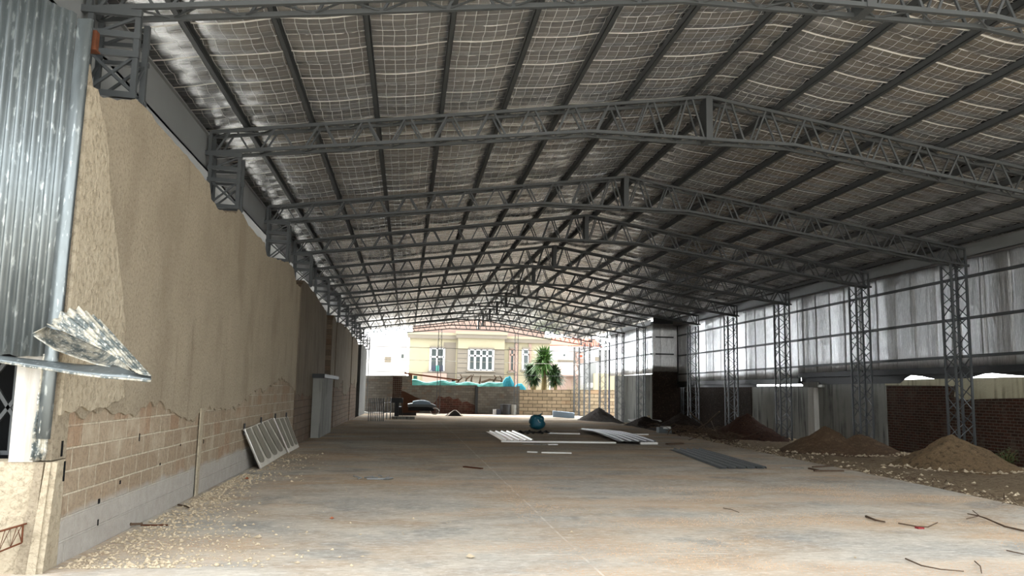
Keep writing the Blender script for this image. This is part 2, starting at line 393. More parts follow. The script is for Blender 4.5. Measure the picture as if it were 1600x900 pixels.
# block core
core = [(8.06, -.3), (8.06, 4.5)] + [(a, b-.03) for a, b in top if a > 8.1] + [(23.2, -.3)]
wpart(core, XW-.3, XW, 'block_core', M_block)
# render coat above the ragged line
low = ragged([(23.2,1.55),(20.75,1.87),(19,1.62),(17.4,1.56),(15.2,1.25),(13.2,1.27),(12.2,1.12),(10.83,1.41),(9.3,1.33),(8.87,1.38),(7.74,1.30)], .12, .1, 4)
wpart([(7.74, 4.6)]+top+low, XW, XW+.022, 'render_coat', M_plaster)
# thicker pale coat at the near end
pe = ragged([(7.95,4.45),(8.04,4.3),(8.22,4.16),(8.47,3.57),(8.84,2.97),(9.18,2.33),(9.2,1.92),(9.35,1.5)], .03, .12, 9)
pe = [(y+.05*nz(z*6, 2, 3), z) for y, z in pe]
pl = ragged([(9.35,1.5),(8.9,1.42),(8.3,1.40),(7.74,1.36)], .06, .08, 6)
wpart([(7.74,4.42)]+pe+pl[1:], XW+.022, XW+.05, 'pale_coat', M_pale)
# thin upright strip of render at the third bay seam of the blocks
mb = MB(); mb.poly([(XW+.02, 12.78, 0), (XW+.02, 12.92, 0), (XW+.02, 12.98, 1.3), (XW+.02, 12.8, 1.3)], (.02, 0, 0)); 
o = mb.build('mortar_strip', M_pale, wall); o.matrix_parent_inverse = Matrix.Translation(-Vector(wall.location))
mb = MB()
for (yy, zz, a, b) in ((7.93,.98,.03,.14),(8.02,.75,.03,.18),(8.95,.42,.05,.05),(8.98,.2,.025,.06),(9.55,.55,.035,.04),(10.1,.98,.02,.09),(11.0,.62,.03,.03),(11.9,.8,.025,.03),(13.2,.75,.03,.06)):
    mb.box((XW-.01, yy, zz), (XW+.006, yy+a, zz+b))  # near-black boxes on the face, shade of the gouges put into colour
o = mb.build('painted_hole', M_dark, wall); o.matrix_parent_inverse = Matrix.Translation(-Vector(wall.location)); o['label'] = 'small dark patches painted for gouges in the blocks'
# further panels divided by dark grooves
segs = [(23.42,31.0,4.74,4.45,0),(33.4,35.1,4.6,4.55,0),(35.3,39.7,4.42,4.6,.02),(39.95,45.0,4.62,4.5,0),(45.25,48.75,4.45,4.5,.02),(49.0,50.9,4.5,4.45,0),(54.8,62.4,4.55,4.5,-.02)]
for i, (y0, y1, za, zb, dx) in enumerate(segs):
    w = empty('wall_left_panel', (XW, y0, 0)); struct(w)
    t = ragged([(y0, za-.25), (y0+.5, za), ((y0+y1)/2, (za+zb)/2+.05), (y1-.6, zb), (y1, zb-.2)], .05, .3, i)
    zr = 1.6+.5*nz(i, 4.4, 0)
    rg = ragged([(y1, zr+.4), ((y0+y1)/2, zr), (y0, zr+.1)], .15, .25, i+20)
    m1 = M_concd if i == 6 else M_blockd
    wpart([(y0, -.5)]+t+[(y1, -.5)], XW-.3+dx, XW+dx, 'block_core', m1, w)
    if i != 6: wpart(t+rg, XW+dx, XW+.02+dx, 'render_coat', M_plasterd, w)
struct(MB().box((XW-.75, 8.6, -.5), (XW-.45, 66, 4.35)).build('wall_left_light_block', M_black))  # added black backing, blocks light and darkens the gaps between panels
# closing sheet behind the brackets, added against light leaking over the wall
mb = MB(); y = 8.0
while y < 66.5:
    mb.box((-4.42, y, 4.3), (-4.38, y+1.0, 6.45)); mb.box((-4.38, y-.02, 4.3), (-4.36, y+.03, 6.45)); y += 1.02
struct(mb.build('wall_left_upper', M_gutter))
# low buttress against the wall
b = MB().poly([(XW+.03, 27.3, -.1), (XW+.03, 31.2, -.1), (XW+.03, 31.2, 1.98), (XW+.03, 27.3, 1.95)], (.29, 0, 0))
o = one(b, 'buttress', M_conc, 'low grey concrete buttress standing against the left wall, dark slab on top', 'buttress')
c = MB().box((XW-.05, 27.1, 1.95), (XW+.42, 32.6, 2.08)).build('cap_slab', M_black, o); c.matrix_parent_inverse = Matrix.Translation(-o.location)

# near end of the wall: facade piece to the left
e = 7.72
a0 = onY(0, 722, e); a1 = onY(80, 722, e)
mb = MB().poly([(-9, e, -.3), (XW-.0, e, -.3), (XW-.0, e, a1.z), (-9, e, a1.z-.02)], (0, .33, 0))
w = struct(mb.build('wall_front_left', M_pale))
q0, q1 = onY(27, 650, e-.0), onY(59, 650, e)
struct(MB().box((XW-.3, e+.03, a1.z+.01), (XW-.002, 8.055, 4.4)).build('wall_left_end', M_plaster))
struct(MB().box((q0.x-.03, e-.02, a1.z), (q1.x, e+.3, 2.3)).build('trim_white_pillar', M_white)).name = 'trim_1'
# ribs of render on the wall end
for (u0, u1, dy) in ((45, 58, -.03), (62, 70, -.04), (70, 79, -.02)):
    p0, p1 = onY(u0, 800, e), onY(u1, 800, e)
    o = MB().poly([(p0.x+.03, e, a1.z), (p1.x+.03, e, a1.z), (p1.x-.02, e, -.05), (p0.x-.06, e, -.05)], (0, dy, 0)).build('render_rib', M_pale if u0 > 60 else M_plaster, w)
# near-black wall and ceiling, darkness behind the opening put into their colour
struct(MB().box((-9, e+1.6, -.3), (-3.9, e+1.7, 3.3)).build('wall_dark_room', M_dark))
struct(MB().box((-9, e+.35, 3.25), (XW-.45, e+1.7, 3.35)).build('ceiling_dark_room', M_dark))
t = empty('lattice_gate', (-4.6, e+.7, a1.z))
for k in range(5):
    for sgn in (-1, 1):
        x = -.9+k*.35
        MB().bar((x, 0, .0 if sgn > 0 else .9), (x+.6, 0, .9 if sgn > 0 else .0), .035).build('slat', M_steel, t)
for z in (0.02, .9, 1.6): MB().bar((-1.2, .02, z), (1.0, .02, z), .04).build('rail', M_steel, t)
MB().bar((.85, .02, -.0), (.85, .02, 1.6), .05).build('post', M_steel, t)
MB().bar((-1.1, .02, -.0), (-1.1, .02, 1.6), .05).build('post', M_steel, t)
tag(t, 'dark steel lattice gate seen inside the black opening at the far left', 'gate')

# corrugated sheet facade above the opening
zb_ = onY(30, 556, e-.05).z
xr = onY(124, 250, e-.05).x
cl = empty('corrugated_cladding', (-5, e-.05, zb_))
def zt(x):  # sloping top edge
    pa, pb = onY(70, 0, e-.05), onY(138, 30, e-.05); return pa.z+(pb.z-pa.z)*(x-pa.x)/(pb.x-pa.x)
def corr(x0, x1, pitch, amp, yb, name, base=zb_, steps=8, rg=0):
    mb = MB(); k = int((x1-x0)/pitch*steps); vt = []
    for i in range(k+1):
        x = x0+(x1-x0)*i/k; yy = yb-amp*math.cos(2*math.pi*(x-x0)/pitch)
        b = base+.03*nz(x*9, rg, 0); t_ = zt(x)+.04*nz(x*7, 3, rg)
        for z in (b, (b+t_)/2, t_): vt += [(x, yy, z), (x, yy+.004, z)]
    fs = []
    for i in range(k):
        a = i*6; c = a+6
        fs += [(a, c, c+2, a+2), (a+2, c+2, c+4, a+4), (a+1, a+3, c+3, c+1), (a+3, a+5, c+5, c+3), (a, a+1, c+1, c), (a+4, c+4, c+5, a+5)]
    vt = [(v[0]+5, v[1]-(e-.05), v[2]-zb_) for v in vt]
    o = MB().add(vt, fs).build(name, M_galv, cl, smooth=True); return o
xs = [-7.5, -6.62, -5.75]
xa = onY(96, 300, e-.05).x
xc0 = xa-.80
corr(-7.3, xc0+.04, .076, .016, e-.055, 'sheet', rg=1)
corr(xc0, xa, .076, .016, e-.08, 'sheet', rg=2)
# smooth corner flashing on the right
zt2 = zt(xr)
mb = MB(); vt = []
for z, off in ((zb_-.72, -.01), (zb_, 0), (3.2, .02), (zt2, .045)):
    X0 = xa-.01; X1 = onY(112, 300, e-.06).x; X2 = XW-.0
    vt += [(X0+off*.5, e-.075, z), (X1+off, e-.10, z), (X1+.02+off, e-.07, z), (X2, e-.05, z)]
fs = []
for i in range(3):
    for k in range(3): a = i*4+k; fs.append((a, a+1, a+5, a+4))
mb.add([(v[0]+5, v[1]-(e-.05), v[2]-zb_) for v in vt], fs)
o = mb.build('corner_flashing', M_galv, cl, smooth=True); md = o.modifiers.new('s', 'SOLIDIFY'); md.thickness = .004
# torn strip of sheet hanging below
mb = MB(); vt = []; ks = 18; xs0 = onY(60, 640, e-.06).x; xs1 = onY(84, 640, e-.06).x
for i in range(ks+1):
    x = xs0+(xs1-xs0)*i/ks
    for j_ in range(13):
        t = j_/12; z = zb_+.02+(a1.z-zb_)*t
        vt.append((x+.01*nz(t*5, 1, 2)-t*.03, e-.07-.014*math.cos(x/.05*6.28)-.02*nz(x*20, t*6, 0), z))
fs = [(i*13+j_, (i+1)*13+j_, (i+1)*13+j_+1, i*13+j_+1) for i in range(ks) for j_ in range(12)]
mb.add([(v[0]+5, v[1]-(e-.05), v[2]-zb_) for v in vt], fs); o = mb.build('hanging_strip', M_torn, cl, smooth=True)
md = o.modifiers.new('s', 'SOLIDIFY'); md.thickness = .003
tag(cl, 'galvanised corrugated sheet cladding at top left, over the black opening', 'metal cladding')
# small rusty plate by the bracket
p = onY(145, 65, 7.76)
one(MB().box((p.x-.04, 7.70, p.z-.09), (p.x+.05, 7.78, p.z+.09)).box((p.x-.05, 7.69, p.z-.105), (p.x+.06, 7.80, p.z-.09)), 'rusty_plate', M_rust, 'small rusty brown plate between the corrugated cladding and the nearest bracket', 'metal plate')

# bent sheet curling out from the cladding
def P(u, v, y): return onY(u, v, y)
bs = empty('bent_sheet', P(60, 560, 7.6))
def bpart(mb, name, mat=M_torn, sm=True, th=.004):
    o = mb.build(name, mat, bs, smooth=sm); o.matrix_parent_inverse = Matrix.Translation(-bs.location)
    if th: md = o.modifiers.new('s', 'SOLIDIFY'); md.thickness = th
    return o
def loft(A, B, k=10, wave=0, nrm=(0,-1,0), freq=1, seed=0):
    "surface between polylines A and B of equal length"
    vt = []; m = len(A); nrm = Vector(nrm)
    for i in range(m):
        for j_ in range(k+1):
            t = j_/k; p = A[i].lerp(B[i], t)
            vt.append(tuple(p + nrm*wave*math.cos(i*math.pi*freq)*(1-t*.85) + nrm*.008*nz(i*.7, t*5, seed)))
    return MB().add(vt, [(i*(k+1)+j_, (i+1)*(k+1)+j_, (i+1)*(k+1)+j_+1, i*(k+1)+j_+1) for i in range(m-1) for j_ in range(k)])
def dens(L, m):
    out = []
    for i in range(len(L)-1):
        for j_ in range(m): out.append(L[i].lerp(L[i+1], j_/m))
    return out+[L[-1]]
# upper fan (outer rim -> tip edge)
rim = [P(74,509,7.25), P(84,501,7.22), P(96,489,7.2), P(110,484,7.22), P(124,481,7.26), P(136,488,7.3), P(147,494,7.36), P(157,501,7.42)]
tip = [P(192,560,6.95), P(197,567,6.95), P(203,575,6.95), P(209,580,6.95), P(216,584,6.95), P(223,586,6.96), P(230,587,6.98), P(237,588,7.0)]
bpart(loft(dens(rim, 4), dens(tip, 4), 14, .022, (0,-.8,.6), .5, 2), 'ridged_fan')
rimL = [P(50,521,7.3), P(52,525,7.3), P(62,532,7.28), P(85,547,7.3), P(115,558,7.34), P(150,570,7.3), P(205,580,7.02)]
tipL = [P(72,510,7.3), P(74,511,7.4), P(92,517,7.62), P(115,526,7.66), P(143,538,7.66), P(165,548,7.6), P(192,560,7.1)]
bpart(loft(dens(rimL, 3), dens(tipL, 3), 10, .004, (0,-1,0), .5, 5), 'under_fold', M_torn)
# long flat strip running out to the tip
stA = [P(-60,548,7.62), P(0,556,7.62), P(45,561,7.62), P(90,566,7.55), P(130,570,7.4), P(165,571,7.25), P(200,570,7.1), P(236,588,7.02)]
stB = [P(-60,556,7.55), P(0,564,7.55), P(45,571,7.5), P(90,578,7.35), P(130,584,7.15), P(165,588,7.0), P(205,591,6.95), P(236,594,6.98)]
bpart(loft(dens(stA, 4), dens(stB, 4), 4, 0, seed=8), 'flat_strip', M_galv)
stC = [q-Vector((0,0,.018)) for q in stB]
bpart(loft(dens(stB, 4), dens(stC, 4), 1, 0, seed=8), 'strip_lip', M_torn)
tag(bs, 'bent galvanised sheet curling out from the cladding like a ridged fan', 'metal sheet')

# rusty lattice bar poking out low at the left edge
p0, p1 = P(-40, 842, 7.5), P(36, 820, 7.6); p2, p3 = P(-40, 878, 7.5), P(34, 848, 7.6)
t = empty('rusty_lattice_bar', p0)
def tp(mb, name, mat, par, sm=False):
    o = mb.build(name, mat, par, smooth=sm); o.matrix_parent_inverse = par.matrix_basis.inverted() if False else Matrix.Translation(-Vector(par.location)); return o
tp(MB().tube([p0, p1], .008), 'rod', M_rust, t); tp(MB().tube([p2, p3], .008), 'rod', M_rust, t)
bk = Vector((0, .12, 0)); tp(MB().tube([p0+bk, p1+bk*.6], .008), 'rod', M_rust, t)
zz = []
for k in range(9): zz.append(p0.lerp(p1, k/8) if k % 2 else p2.lerp(p3, k/8))
tp(MB().tube(zz, .006), 'lacing', M_rust, t); tp(MB().tube([(q+bk*.8 if i % 2 else q) for i, q in enumerate(zz)], .005), 'lacing', M_rust, t)
tp(MB().tube([p1, p3], .008), 'end_bar', M_rust, t)
tag(t, 'rusty lattice rebar piece sticking out of the pale wall end at lower left', 'rebar')

# ---------------------------------------------------------------- trusses
def make_truss(xr_, npan):
    t = empty('roof_truss'); D = .3; ws = .058
    def part(mb, name, mat=M_steel): o = mb.build(name, mat, t); kids.setdefault(t.name, []).append(o); return o
    for yy in (0, D):
        part(MB().bar((XL, yy, HL), (XC, yy, HK), ws).bar((XC, yy, HK), (xr_, yy, ztop(xr_)), ws), 'top_chord')
        if xr_ > 15: pts = [(XL, zbot(XL)), (3.3, zbot(3.3)), (7.4, zbot(7.4)), (xr_+.1, zbot(xr_))]
        else: pts = [(XL, zbot(XL)), (3.3, zbot(3.3)), (7.4, zbot(7.4)), (xr_+.1, zbot(xr_))]
        mb = MB()
        for a, b in zip(pts, pts[1:]): mb.bar((a[0], yy, a[1]), (b[0], yy, b[1]), ws)
        part(mb, 'bottom_chord')
    part(MB().box((XC-.065, -.04, HB-.03), (XC+.065, D+.04, HK)), 'king_post')
    [part(MB().bar((XL, q, zbot(XL)), (XL, q, HL), .06), 'end_post') for q in (0, D)]
    [part(MB().bar((xr_, q, zbot(xr_)), (xr_, q, ztop(xr_)), .06), 'end_post') for q in (0, D)]
    nl = round(npan*(XC-XL)/(xr_-XL)); nr = npan-nl
    for yy in (0.0, D):
        for (xa_, xb_, k) in ((XL, XC, nl), (XC, xr_, nr)):
            for i in range(k):
                w = (xb_-xa_)/k; x0 = xa_+i*w; x1 = x0+w; xm = (x0+x1)/2
                g = .05
                if xa_ == XC: xs_ = ((x0+g*2, xm-g), (x1-g*2, xm+g))
                else: xs_ = ((x0+g*2, xm-g), (x1-g*2, xm+g))
                for xbv, xtv in xs_:
                    part(MB().bar((xbv, yy, zbot(xbv)), (xtv, yy, ztop(xtv)), .032), 'diagonal')
    for nm, zf, k in (('top_lacing', ztop, npan*2), ('bottom_lacing', zbot, npan*2)):
        mb = MB()
        for i in range(k):
            x0 = XL+(xr_-XL)*i/k; x1 = XL+(xr_-XL)*(i+1)/k
            if i % 2: mb.bar((x0, 0, zf(x0)), (x1, D, zf(x1)), .02)
            else: mb.bar((x0, D, zf(x0)), (x1, 0, zf(x1)), .02)
        part(mb, nm)
    return t
tl = ['dark steel roof truss nearest the camera, cutting across the top edge of the picture',
 'second roof truss from the front, long and fully lit with its pale king post',
 'third roof truss from the front, landing on the rightmost lattice column',
 'fourth roof truss from the front, landing on the second lattice column from the right',
 'fifth roof truss from the front, dark against the ceiling foil',
 'sixth roof truss from the front, about halfway down the shed',
 'seventh roof truss, last one before the right wall steps inward',
 'eighth roof truss, first one of the narrower rear part',
 'fourth roof truss counted from the far open end', 'third roof truss counted from the far open end',
 'last but one roof truss before the far open end', 'last roof truss, at the far open end before the cream house']
full = None; short = None
for i, y in enumerate(TY):
    if i == 0: o = full = make_truss(XR, 24)
    elif i < 7: o = copy_tree(full)
    elif i == 7: o = short = make_truss(XB, 22)
    else: o = copy_tree(short)
    o.location = (0, y, 0); tag(o, tl[i], 'roof truss', 'steel roof trusses')

# left brackets: stub lattice columns on the wall top
def make_bracket():
    t = empty('wall_bracket'); z0, z1 = 0, .98
    def part(mb, name, mat=M_steel): o = mb.build(name, mat, t); kids.setdefault(t.name, []).append(o)
    for x in (-.52, -.02):
        for y in (0, .3): part(MB().bar((x, y, z0), (x, y, z1), .06), 'leg')
    for z in (.05, .52, .74): 
        part(MB().bar((-.56, -.02, z), (.02, -.02, z-.02), .05, .07), 'rail'); part(MB().bar((-.56, .32, z), (.02, .32, z), .05, .05), 'rail')
    part(MB().bar((-.72, -.02, 1.0), (.02, -.02, .98), .06, .08), 'top_rail')
    for y in (0, .3):
        part(MB().bar((-.5, y, .5), (-.02, y, .08), .03), 'diagonal'); part(MB().bar((-.5, y, .08), (-.02, y, .5), .03), 'diagonal')
        part(MB().bar((-.5, y, .72), (-.02, y, .95), .03), 'diagonal')
    for x in (-.52, -.02):
        part(MB().bar((x, 0, .1), (x, .3, .5), .025), 'diagonal')
    return t
bl = ['steel lattice bracket on the left wall top right beside the corrugated cladding', 'large steel lattice bracket on the left wall under the second roof truss',
 'steel lattice bracket on the left wall under the third roof truss', 'steel lattice bracket on the left wall under the fourth roof truss',
 'steel lattice bracket on the left wall under the fifth roof truss', 'steel lattice bracket on the left wall under the sixth roof truss',
 'steel lattice bracket on the left wall under the seventh roof truss', 'steel lattice bracket on the left wall under the eighth roof truss',
 'steel lattice bracket on the left wall under the fourth truss from the far end', 'steel lattice bracket on the left wall under the third truss from the far end',
 'steel lattice bracket under the last but one truss, high on the left', 'steel lattice bracket at the far left corner of the open end']
bb = None
for i, y in enumerate(TY):
    o = bb = make_bracket() if bb is None else bb
    if i: o = copy_tree(bb)
    o.location = (XW, y, 4.77 if i < 7 else 4.72); tag(o, bl[i], 'bracket', 'lattice brackets on the left wall')
# last two rest on slim posts beyond the wall
for i, y in ((11, TY[11]),):
    t = empty('lattice_post', (XW-.3, y+.15, fz(y)))
    for x in (-.2, .25):
        MB().bar((x, 0, 0), (x, 0, 5.1), .05).build('leg', M_steel, t)
    mb = MB()
    for k in range(12): mb.bar((-.2 if k % 2 else .25, 0, k*.42), (.25 if k % 2 else -.2, 0, (k+1)*.42), .02)
    mb.build('lacing', M_steel, t); tag(t, 'slim steel post at the far left corner of the open end', 'post')

# right lattice columns
def make_column(H, w=.46, d=.42):
    t = empty('lattice_column')
    def part(mb, name, mat): o = mb.build(name, mat, t); kids.setdefault(t.name, []).append(o)
    for x in (0, w):
        for y in (0, d): part(MB().bar((x, y, 0), (x, y, H), .055), 'leg', M_steel)
    stp = .36; k = int(H/stp)
    for face in range(4):
        mb = MB()
        for i in range(k):
            z0, z1 = i*H/k, (i+1)*H/k; s = i % 2
            A, B = {0: ((0,0),(w,0)), 1: ((0,d),(w,d)), 2: ((0,0),(0,d)), 3: ((w,0),(w,d))}[face]
            if s: A, B = B, A
            mb.bar((A[0], A[1], z0), (B[0], B[1], z1), .02)
        part(mb, 'lacing', M_steel)
    part(MB().box((-.05, -.05, 0), (w+.05, d+.05, .02)), 'base_plate', M_steel)
    return t
cl_ = {2: 'tall steel lattice column at far right, in front of sooty brick', 3: 'tall steel lattice column where brick meets the grey concrete wall, second from right',
 4: 'tall steel lattice column right of the red-brown soil heap, third from right', 5: 'tall steel lattice column left of the red-brown soil heap, fourth from right',
 6: 'tall steel lattice column in the dark corner beside the stepped-in wall', 7: 'steel lattice column at the rear right wall under the eighth truss',
 8: 'steel lattice column on the rear right wall, fourth from the far end', 9: 'steel lattice column on the rear right wall, third from the far end',
 10: 'lit steel lattice column at the open right side, last but one', 11: 'pale-lit steel lattice column at the far right corner of the open end'}
cA = None; cB = None
for i in range(2, 12):
    y = TY[i]
    if i < 7:
        o = cA if cA and False else None
        if cA is None: cA = o = make_column(5.55)
        else: o = copy_tree(cA)
        o.location = (15.0, y-.05, fz(y)-.15)
    else:
        if cB is None: cB = o = make_column(5.9, .42, .36)
        else: o = copy_tree(cB)
        o.location = (13.75, y-.02, fz(y)-.15)
    tag(o, cl_[i], 'column', 'lattice columns along the right side')
# corner column of the step
o = copy_tree(cB); o.location = (15.95, JY-.55, fz(JY)-.15); tag(o, 'dark steel lattice column where the stepped-in wall meets the long right wall', 'column', 'lattice columns along the right side')

# gutters / eave beams
def channel(x0, x1, y0, y1, z0, z1, t=.02):
    mb = MB(); mb.box((x0, y0, z0), (x1, y1, z0+t)); mb.box((x0, y0, z0), (x0+t, y1, z1)); mb.box((x1-t, y0, z0), (x1, y1, z1))
    mb.box((x0-.05, y0, z1-t), (x0+t, y1, z1)); mb.box((x1-t, y0, z1-t), (x1+.05, y1, z1)); return mb
one(channel(-4.25, -3.72, 4.6, 66.4, 5.5, 6.12), 'eave_gutter', M_gutter, 'wide folded grey gutter running along the top of the left wall', 'gutter')
one(channel(15.5, 15.76, 9, JY-.1, 5.62, 5.98), 'eave_gutter', M_gutter, 'folded grey gutter running above the long right foil wall', 'gutter')
one(channel(14.22, 14.62, JY+.1, 56.5, 5.68, 5.98), 'eave_gutter', M_gutter, 'short folded gutter above the rear right wall', 'gutter')

# purlins
pl_x = [-3.05, -1.9, -.72, .46, 1.64, 2.82, 4.02, 5.35, 5.99, 7.1, 8.28, 9.45, 10.6, 11.75, 12.9, 14.05, 15.2]
onm = ['ninth','eighth','seventh','sixth','fifth','fourth','third','second','first']
for i, x in enumerate(pl_x):
    y1 = 66.8 if x < 14.3 else JY-.1; z = ztop(x)+.1
    mb = MB(); t = .008; hw = .04; hh = .06
    mb.box((x-hw, 3.0, z-hh), (x-hw+t, y1, z+hh)); mb.box((x-hw, 3.0, z-hh), (x+hw, y1, z-hh+t)); mb.box((x-hw, 3.0, z+hh-t), (x+hw, y1, z+hh)); mb.box((x+hw-t, 3.0, z-hh), (x+hw, y1, z-hh+.025))
    side = 'left' if i < 8 else 'right'; k = (7-i) if i < 8 else (i-8)
    w = ['closest to the ridge','second from the ridge','third from the ridge','fourth from the ridge','fifth from the ridge','sixth from the ridge','seventh from the ridge','outermost','outermost'][k]
    one(mb, 'roof_purlin', M_steel, 'long grey roof purlin on the %s slope, %s' % (side, w), 'purlin', 'long purlins under the roof foil')

# ceiling foil
mb = MB(); vt = []; fc = []
xs = []
pp = [XL-.6]+pl_x+[15.75]
for a, b in zip(pp, pp[1:]):
    for k in range(6): xs.append((a+(b-a)*k/6, k/6))
xs.append((pp[-1], 0)); ys = []; y = 3.21
while y < 67.2: ys.append(y); y += 1.07/8
nx = len(xs)
for y in ys:
    u = (y/1.07) % 1.0
    for x, s in xs:
        sag = -.035*math.sin(math.pi*s) if s else 0
        z = ztop(x)+.19+sag - .035*abs(math.sin(2*math.pi*u)) + .02*nz(x*1.4, y*2.2, 0)*(1 if s else .2)
        vt.append((x, y, z))
for i in range(len(ys)-1):
    for k in range(nx-1):
        if ys[i] > JY+.2 and xs[k][0] > XB+.45: continue
        a = i*nx+k; fc.append((a, a+1, a+nx+1, a+nx))
struct(MB().add(vt, fc).build('ceiling', M_foil, smooth=True))
# outer roof sheet above it
mb = MB()
for (xa_, xb_, y0, y1) in ((XL-.7, XC, 3.1, 67.3), (XC, 15.95, 3.1, JY+.2), (XC, XB+.5, JY+.2, 67.3)):
    z0, z1 = ztop(xa_)+.27, ztop(xb_)+.27
    mb.add([(xa_,y0,z0),(xb_,y0,z1),(xb_,y1,z1),(xa_,y1,z0),(xa_,y0,z0+.03),(xb_,y0,z1+.03),(xb_,y1,z1+.03),(xa_,y1,z0+.03)], [(0,3,2,1),(4,5,6,7),(0,1,5,4),(1,2,6,5),(2,3,7,6),(3,0,4,7)])
struct(mb.build('ceiling_roof_sheets', M_gutter)).name = 'ceiling_outer'

# ---------------------------------------------------------------- right foil walls
def foilwall(p0, p1, z0, z1, name, seam=1.04, amp=.012, out=(1,0)):
    p0, p1 = Vector(p0), Vector(p1); L = (p1-p0).length; d = (p1-p0)/L; nrm = Vector((-d.y, d.x))
    k = int(L/.035); vt = []; rows = 7
    for i in range(k+1):
        s = L*i/k; fr = (s/seam) % 1; o_ = amp*.6*math.sin(s/.09*6.283)+.03*(math.sin(math.pi*fr)**.5)+(-.03 if fr < .04 else 0)
        for r in range(rows+1):
            z = z0+(z1-z0)*r/rows; q = p0+d*s+nrm*(o_+.02*nz(s*.9, z*.8, 7)); zz = z+(.02*nz(s*5, 0, 2) if r == 0 else 0)
            vt.append((q.x, q.y, zz))
    fs = [(i*(rows+1)+r, (i+1)*(rows+1)+r, (i+1)*(rows+1)+r+1, i*(rows+1)+r+1) for i in range(k) for r in range(rows)]
    o = MB().add(vt, fs).build(name, M_wfoil, smooth=True); md = o.modifiers.new('s', 'SOLIDIFY'); md.thickness = .01
    return struct(o)
XS = 15.85
foilwall((XS, 9), (XS, 31.3), 2.52, 5.95, 'wall_right')
foilwall((XS, 31.3), (XS, JY), 2.30, 5.95, 'wall_right_rear')
foilwall((XS, JY), (XB, JY), 2.93, 5.75, 'wall_step')
foilwall((XB, JY), (XB, 56.2), 2.80, 5.68, 'wall_right_far')
# girts
def girt(p, q, lab, mat=M_steel):
    one(MB().bar(p, q, .06, .08), 'wall_girt', mat, lab, 'girt', 'horizontal rails on the foil walls')
for z, nm in ((5.16, 'upper'), (3.98, 'middle'), (2.9, 'lower')):
    girt((XS-.07, 9, z), (XS-.07, JY-.1, z-.12), nm+' horizontal rail across the long right foil wall')
for z, nm in ((4.95, 'upper'), (3.95, 'lower')):
    girt((XB+.15, JY-.07, z), (XS-.3, JY-.07, z), nm+' horizontal rail on the stepped-in foil panel facing the camera')
    girt((XB-.07, JY+.1, z), (XB-.07, 66.2, z-.03), nm+' horizontal rail on the rear right foil wall')
one(MB().bar((XS-.02, 9, 2.48), (XS-.02, 31.3, 2.48), .12, .18), 'sill_beam', M_black, 'black sill beam under the near part of the right foil wall', 'beam')
one(MB().bar((XS-.02, 31.3, 2.26), (XS-.02, JY, 2.26), .12, .2), 'sill_beam', M_black, 'black sill beam under the rear part of the right foil wall', 'beam')
def flash(y0, y1, ta, tb, name, lab):
    k = max(2, int((y1-y0)/.3)); T_ = [(XS+.06, y0+(y1-y0)*i/k, tb((y0+(y1-y0)*i/k))) for i in range(k+1)]; B_ = [(XS+.06, y0+(y1-y0)*i/k, ta((y0+(y1-y0)*i/k))) for i in range(k+1)]
    one(MB().poly(B_+T_[::-1], (.02, 0, 0)), name, M_black, lab, 'flashing')
def lin(*pts):
    def f(y):
        for (a, b), (c, d) in zip(pts, pts[1:]):
            if y <= c: return b+(d-b)*(y-a)/(c-a)
        return pts[-1][1]
    return f
flash(9, 31.3, lin((9,2.2),(18,2.2),(19.4,2.28),(20.6,2.38),(21.4,2.24),(23.0,2.24),(23.4,2.32),(24.2,2.38),(24.6,2.12),(31.3,2.1)), lambda y: 2.5, 'flashing', 'black sagging flashing under the near right foil wall, daylight slivers below it')
flash(31.3, 35.6, lambda y: 2.13, lambda y: 2.27, 'flashing', 'black flashing above the streaked concrete wall'); flash(35.6, JY, lambda y: 2.02, lambda y: 2.27, 'flashing', 'black flashing over the dark rear part of the right wall')
# cover panels on the outside so the foil is backed
struct(MB().box((XS+.1, 9, 2.6), (XS+.14, JY, 6.1)).build('wall_right_outer', M_gutter))

# masonry below
XM = 16.15
def wallpiece(y0, y1, z1, mat, name, x=XM, th=.25, ztopf=None):
    P_ = [(x, y0, -.5)]; k = max(2, int((y1-y0)/.4))
    T_ = [(x, y0+(y1-y0)*i/k, (ztopf(y0+(y1-y0)*i/k) if ztopf else z1)+.02*nz(i*.9, y0, 0)) for i in range(k+1)]
    return struct(MB().poly([(x, y0, -.5)]+T_+[(x, y1, -.5)], (th, 0, 0)).build(name, mat))
wallpiece(9, 25.8, 2.2, M_brick, 'wall_right_brick')
wallpiece(25.8, 31.1, 2.18, M_conc, 'wall_right_concrete', x=XM-.02)
wallpiece(31.1, 36.8, 2.06, M_conc, 'wall_right_streaked', x=XM+.05)
wallpiece(36.8, JY+.3, 2.1, M_heapD, 'wall_right_dark', x=XM)  # near-black soil colour paints the darkness of this recess
struct(MB().poly([(XM-.02, 9, 1.75), (XM-.02, 15, 1.7), (XM-.02, 19, 1.72), (XM-.02, 21.2, 1.66), (XM-.02, 21.9, 1.62), (XM-.02, 22.3, 1.72), (XM-.02, 22.2, 2.02), (XM-.02, 23, 2.04), (XM-.02, 25.8, 2.06), (XM-.02, 25.8, 2.24), (XM-.02, 20, 2.26), (XM-.02, 9, 2.3)], (-.03, 0, 0)).build('trim_plaster_band', M_pconc)).name = 'trim_2'
one(MB().poly([(XM-.22, 30.35, -.2), (XM-.22, 30.9, -.2), (XM-.22, 30.85, 2.0), (XM-.22, 30.4, 2.0)], (.2, 0, 0)), 'pilaster', M_white, 'narrow whitish pilaster on the grey concrete wall at right', 'pilaster')
one(MB().box((XM-.3, 29.9, 2.0), (XM, 31.1, 2.2)), 'beam_stub', M_conc, 'short concrete beam stub over the whitish pilaster', 'concrete beam')
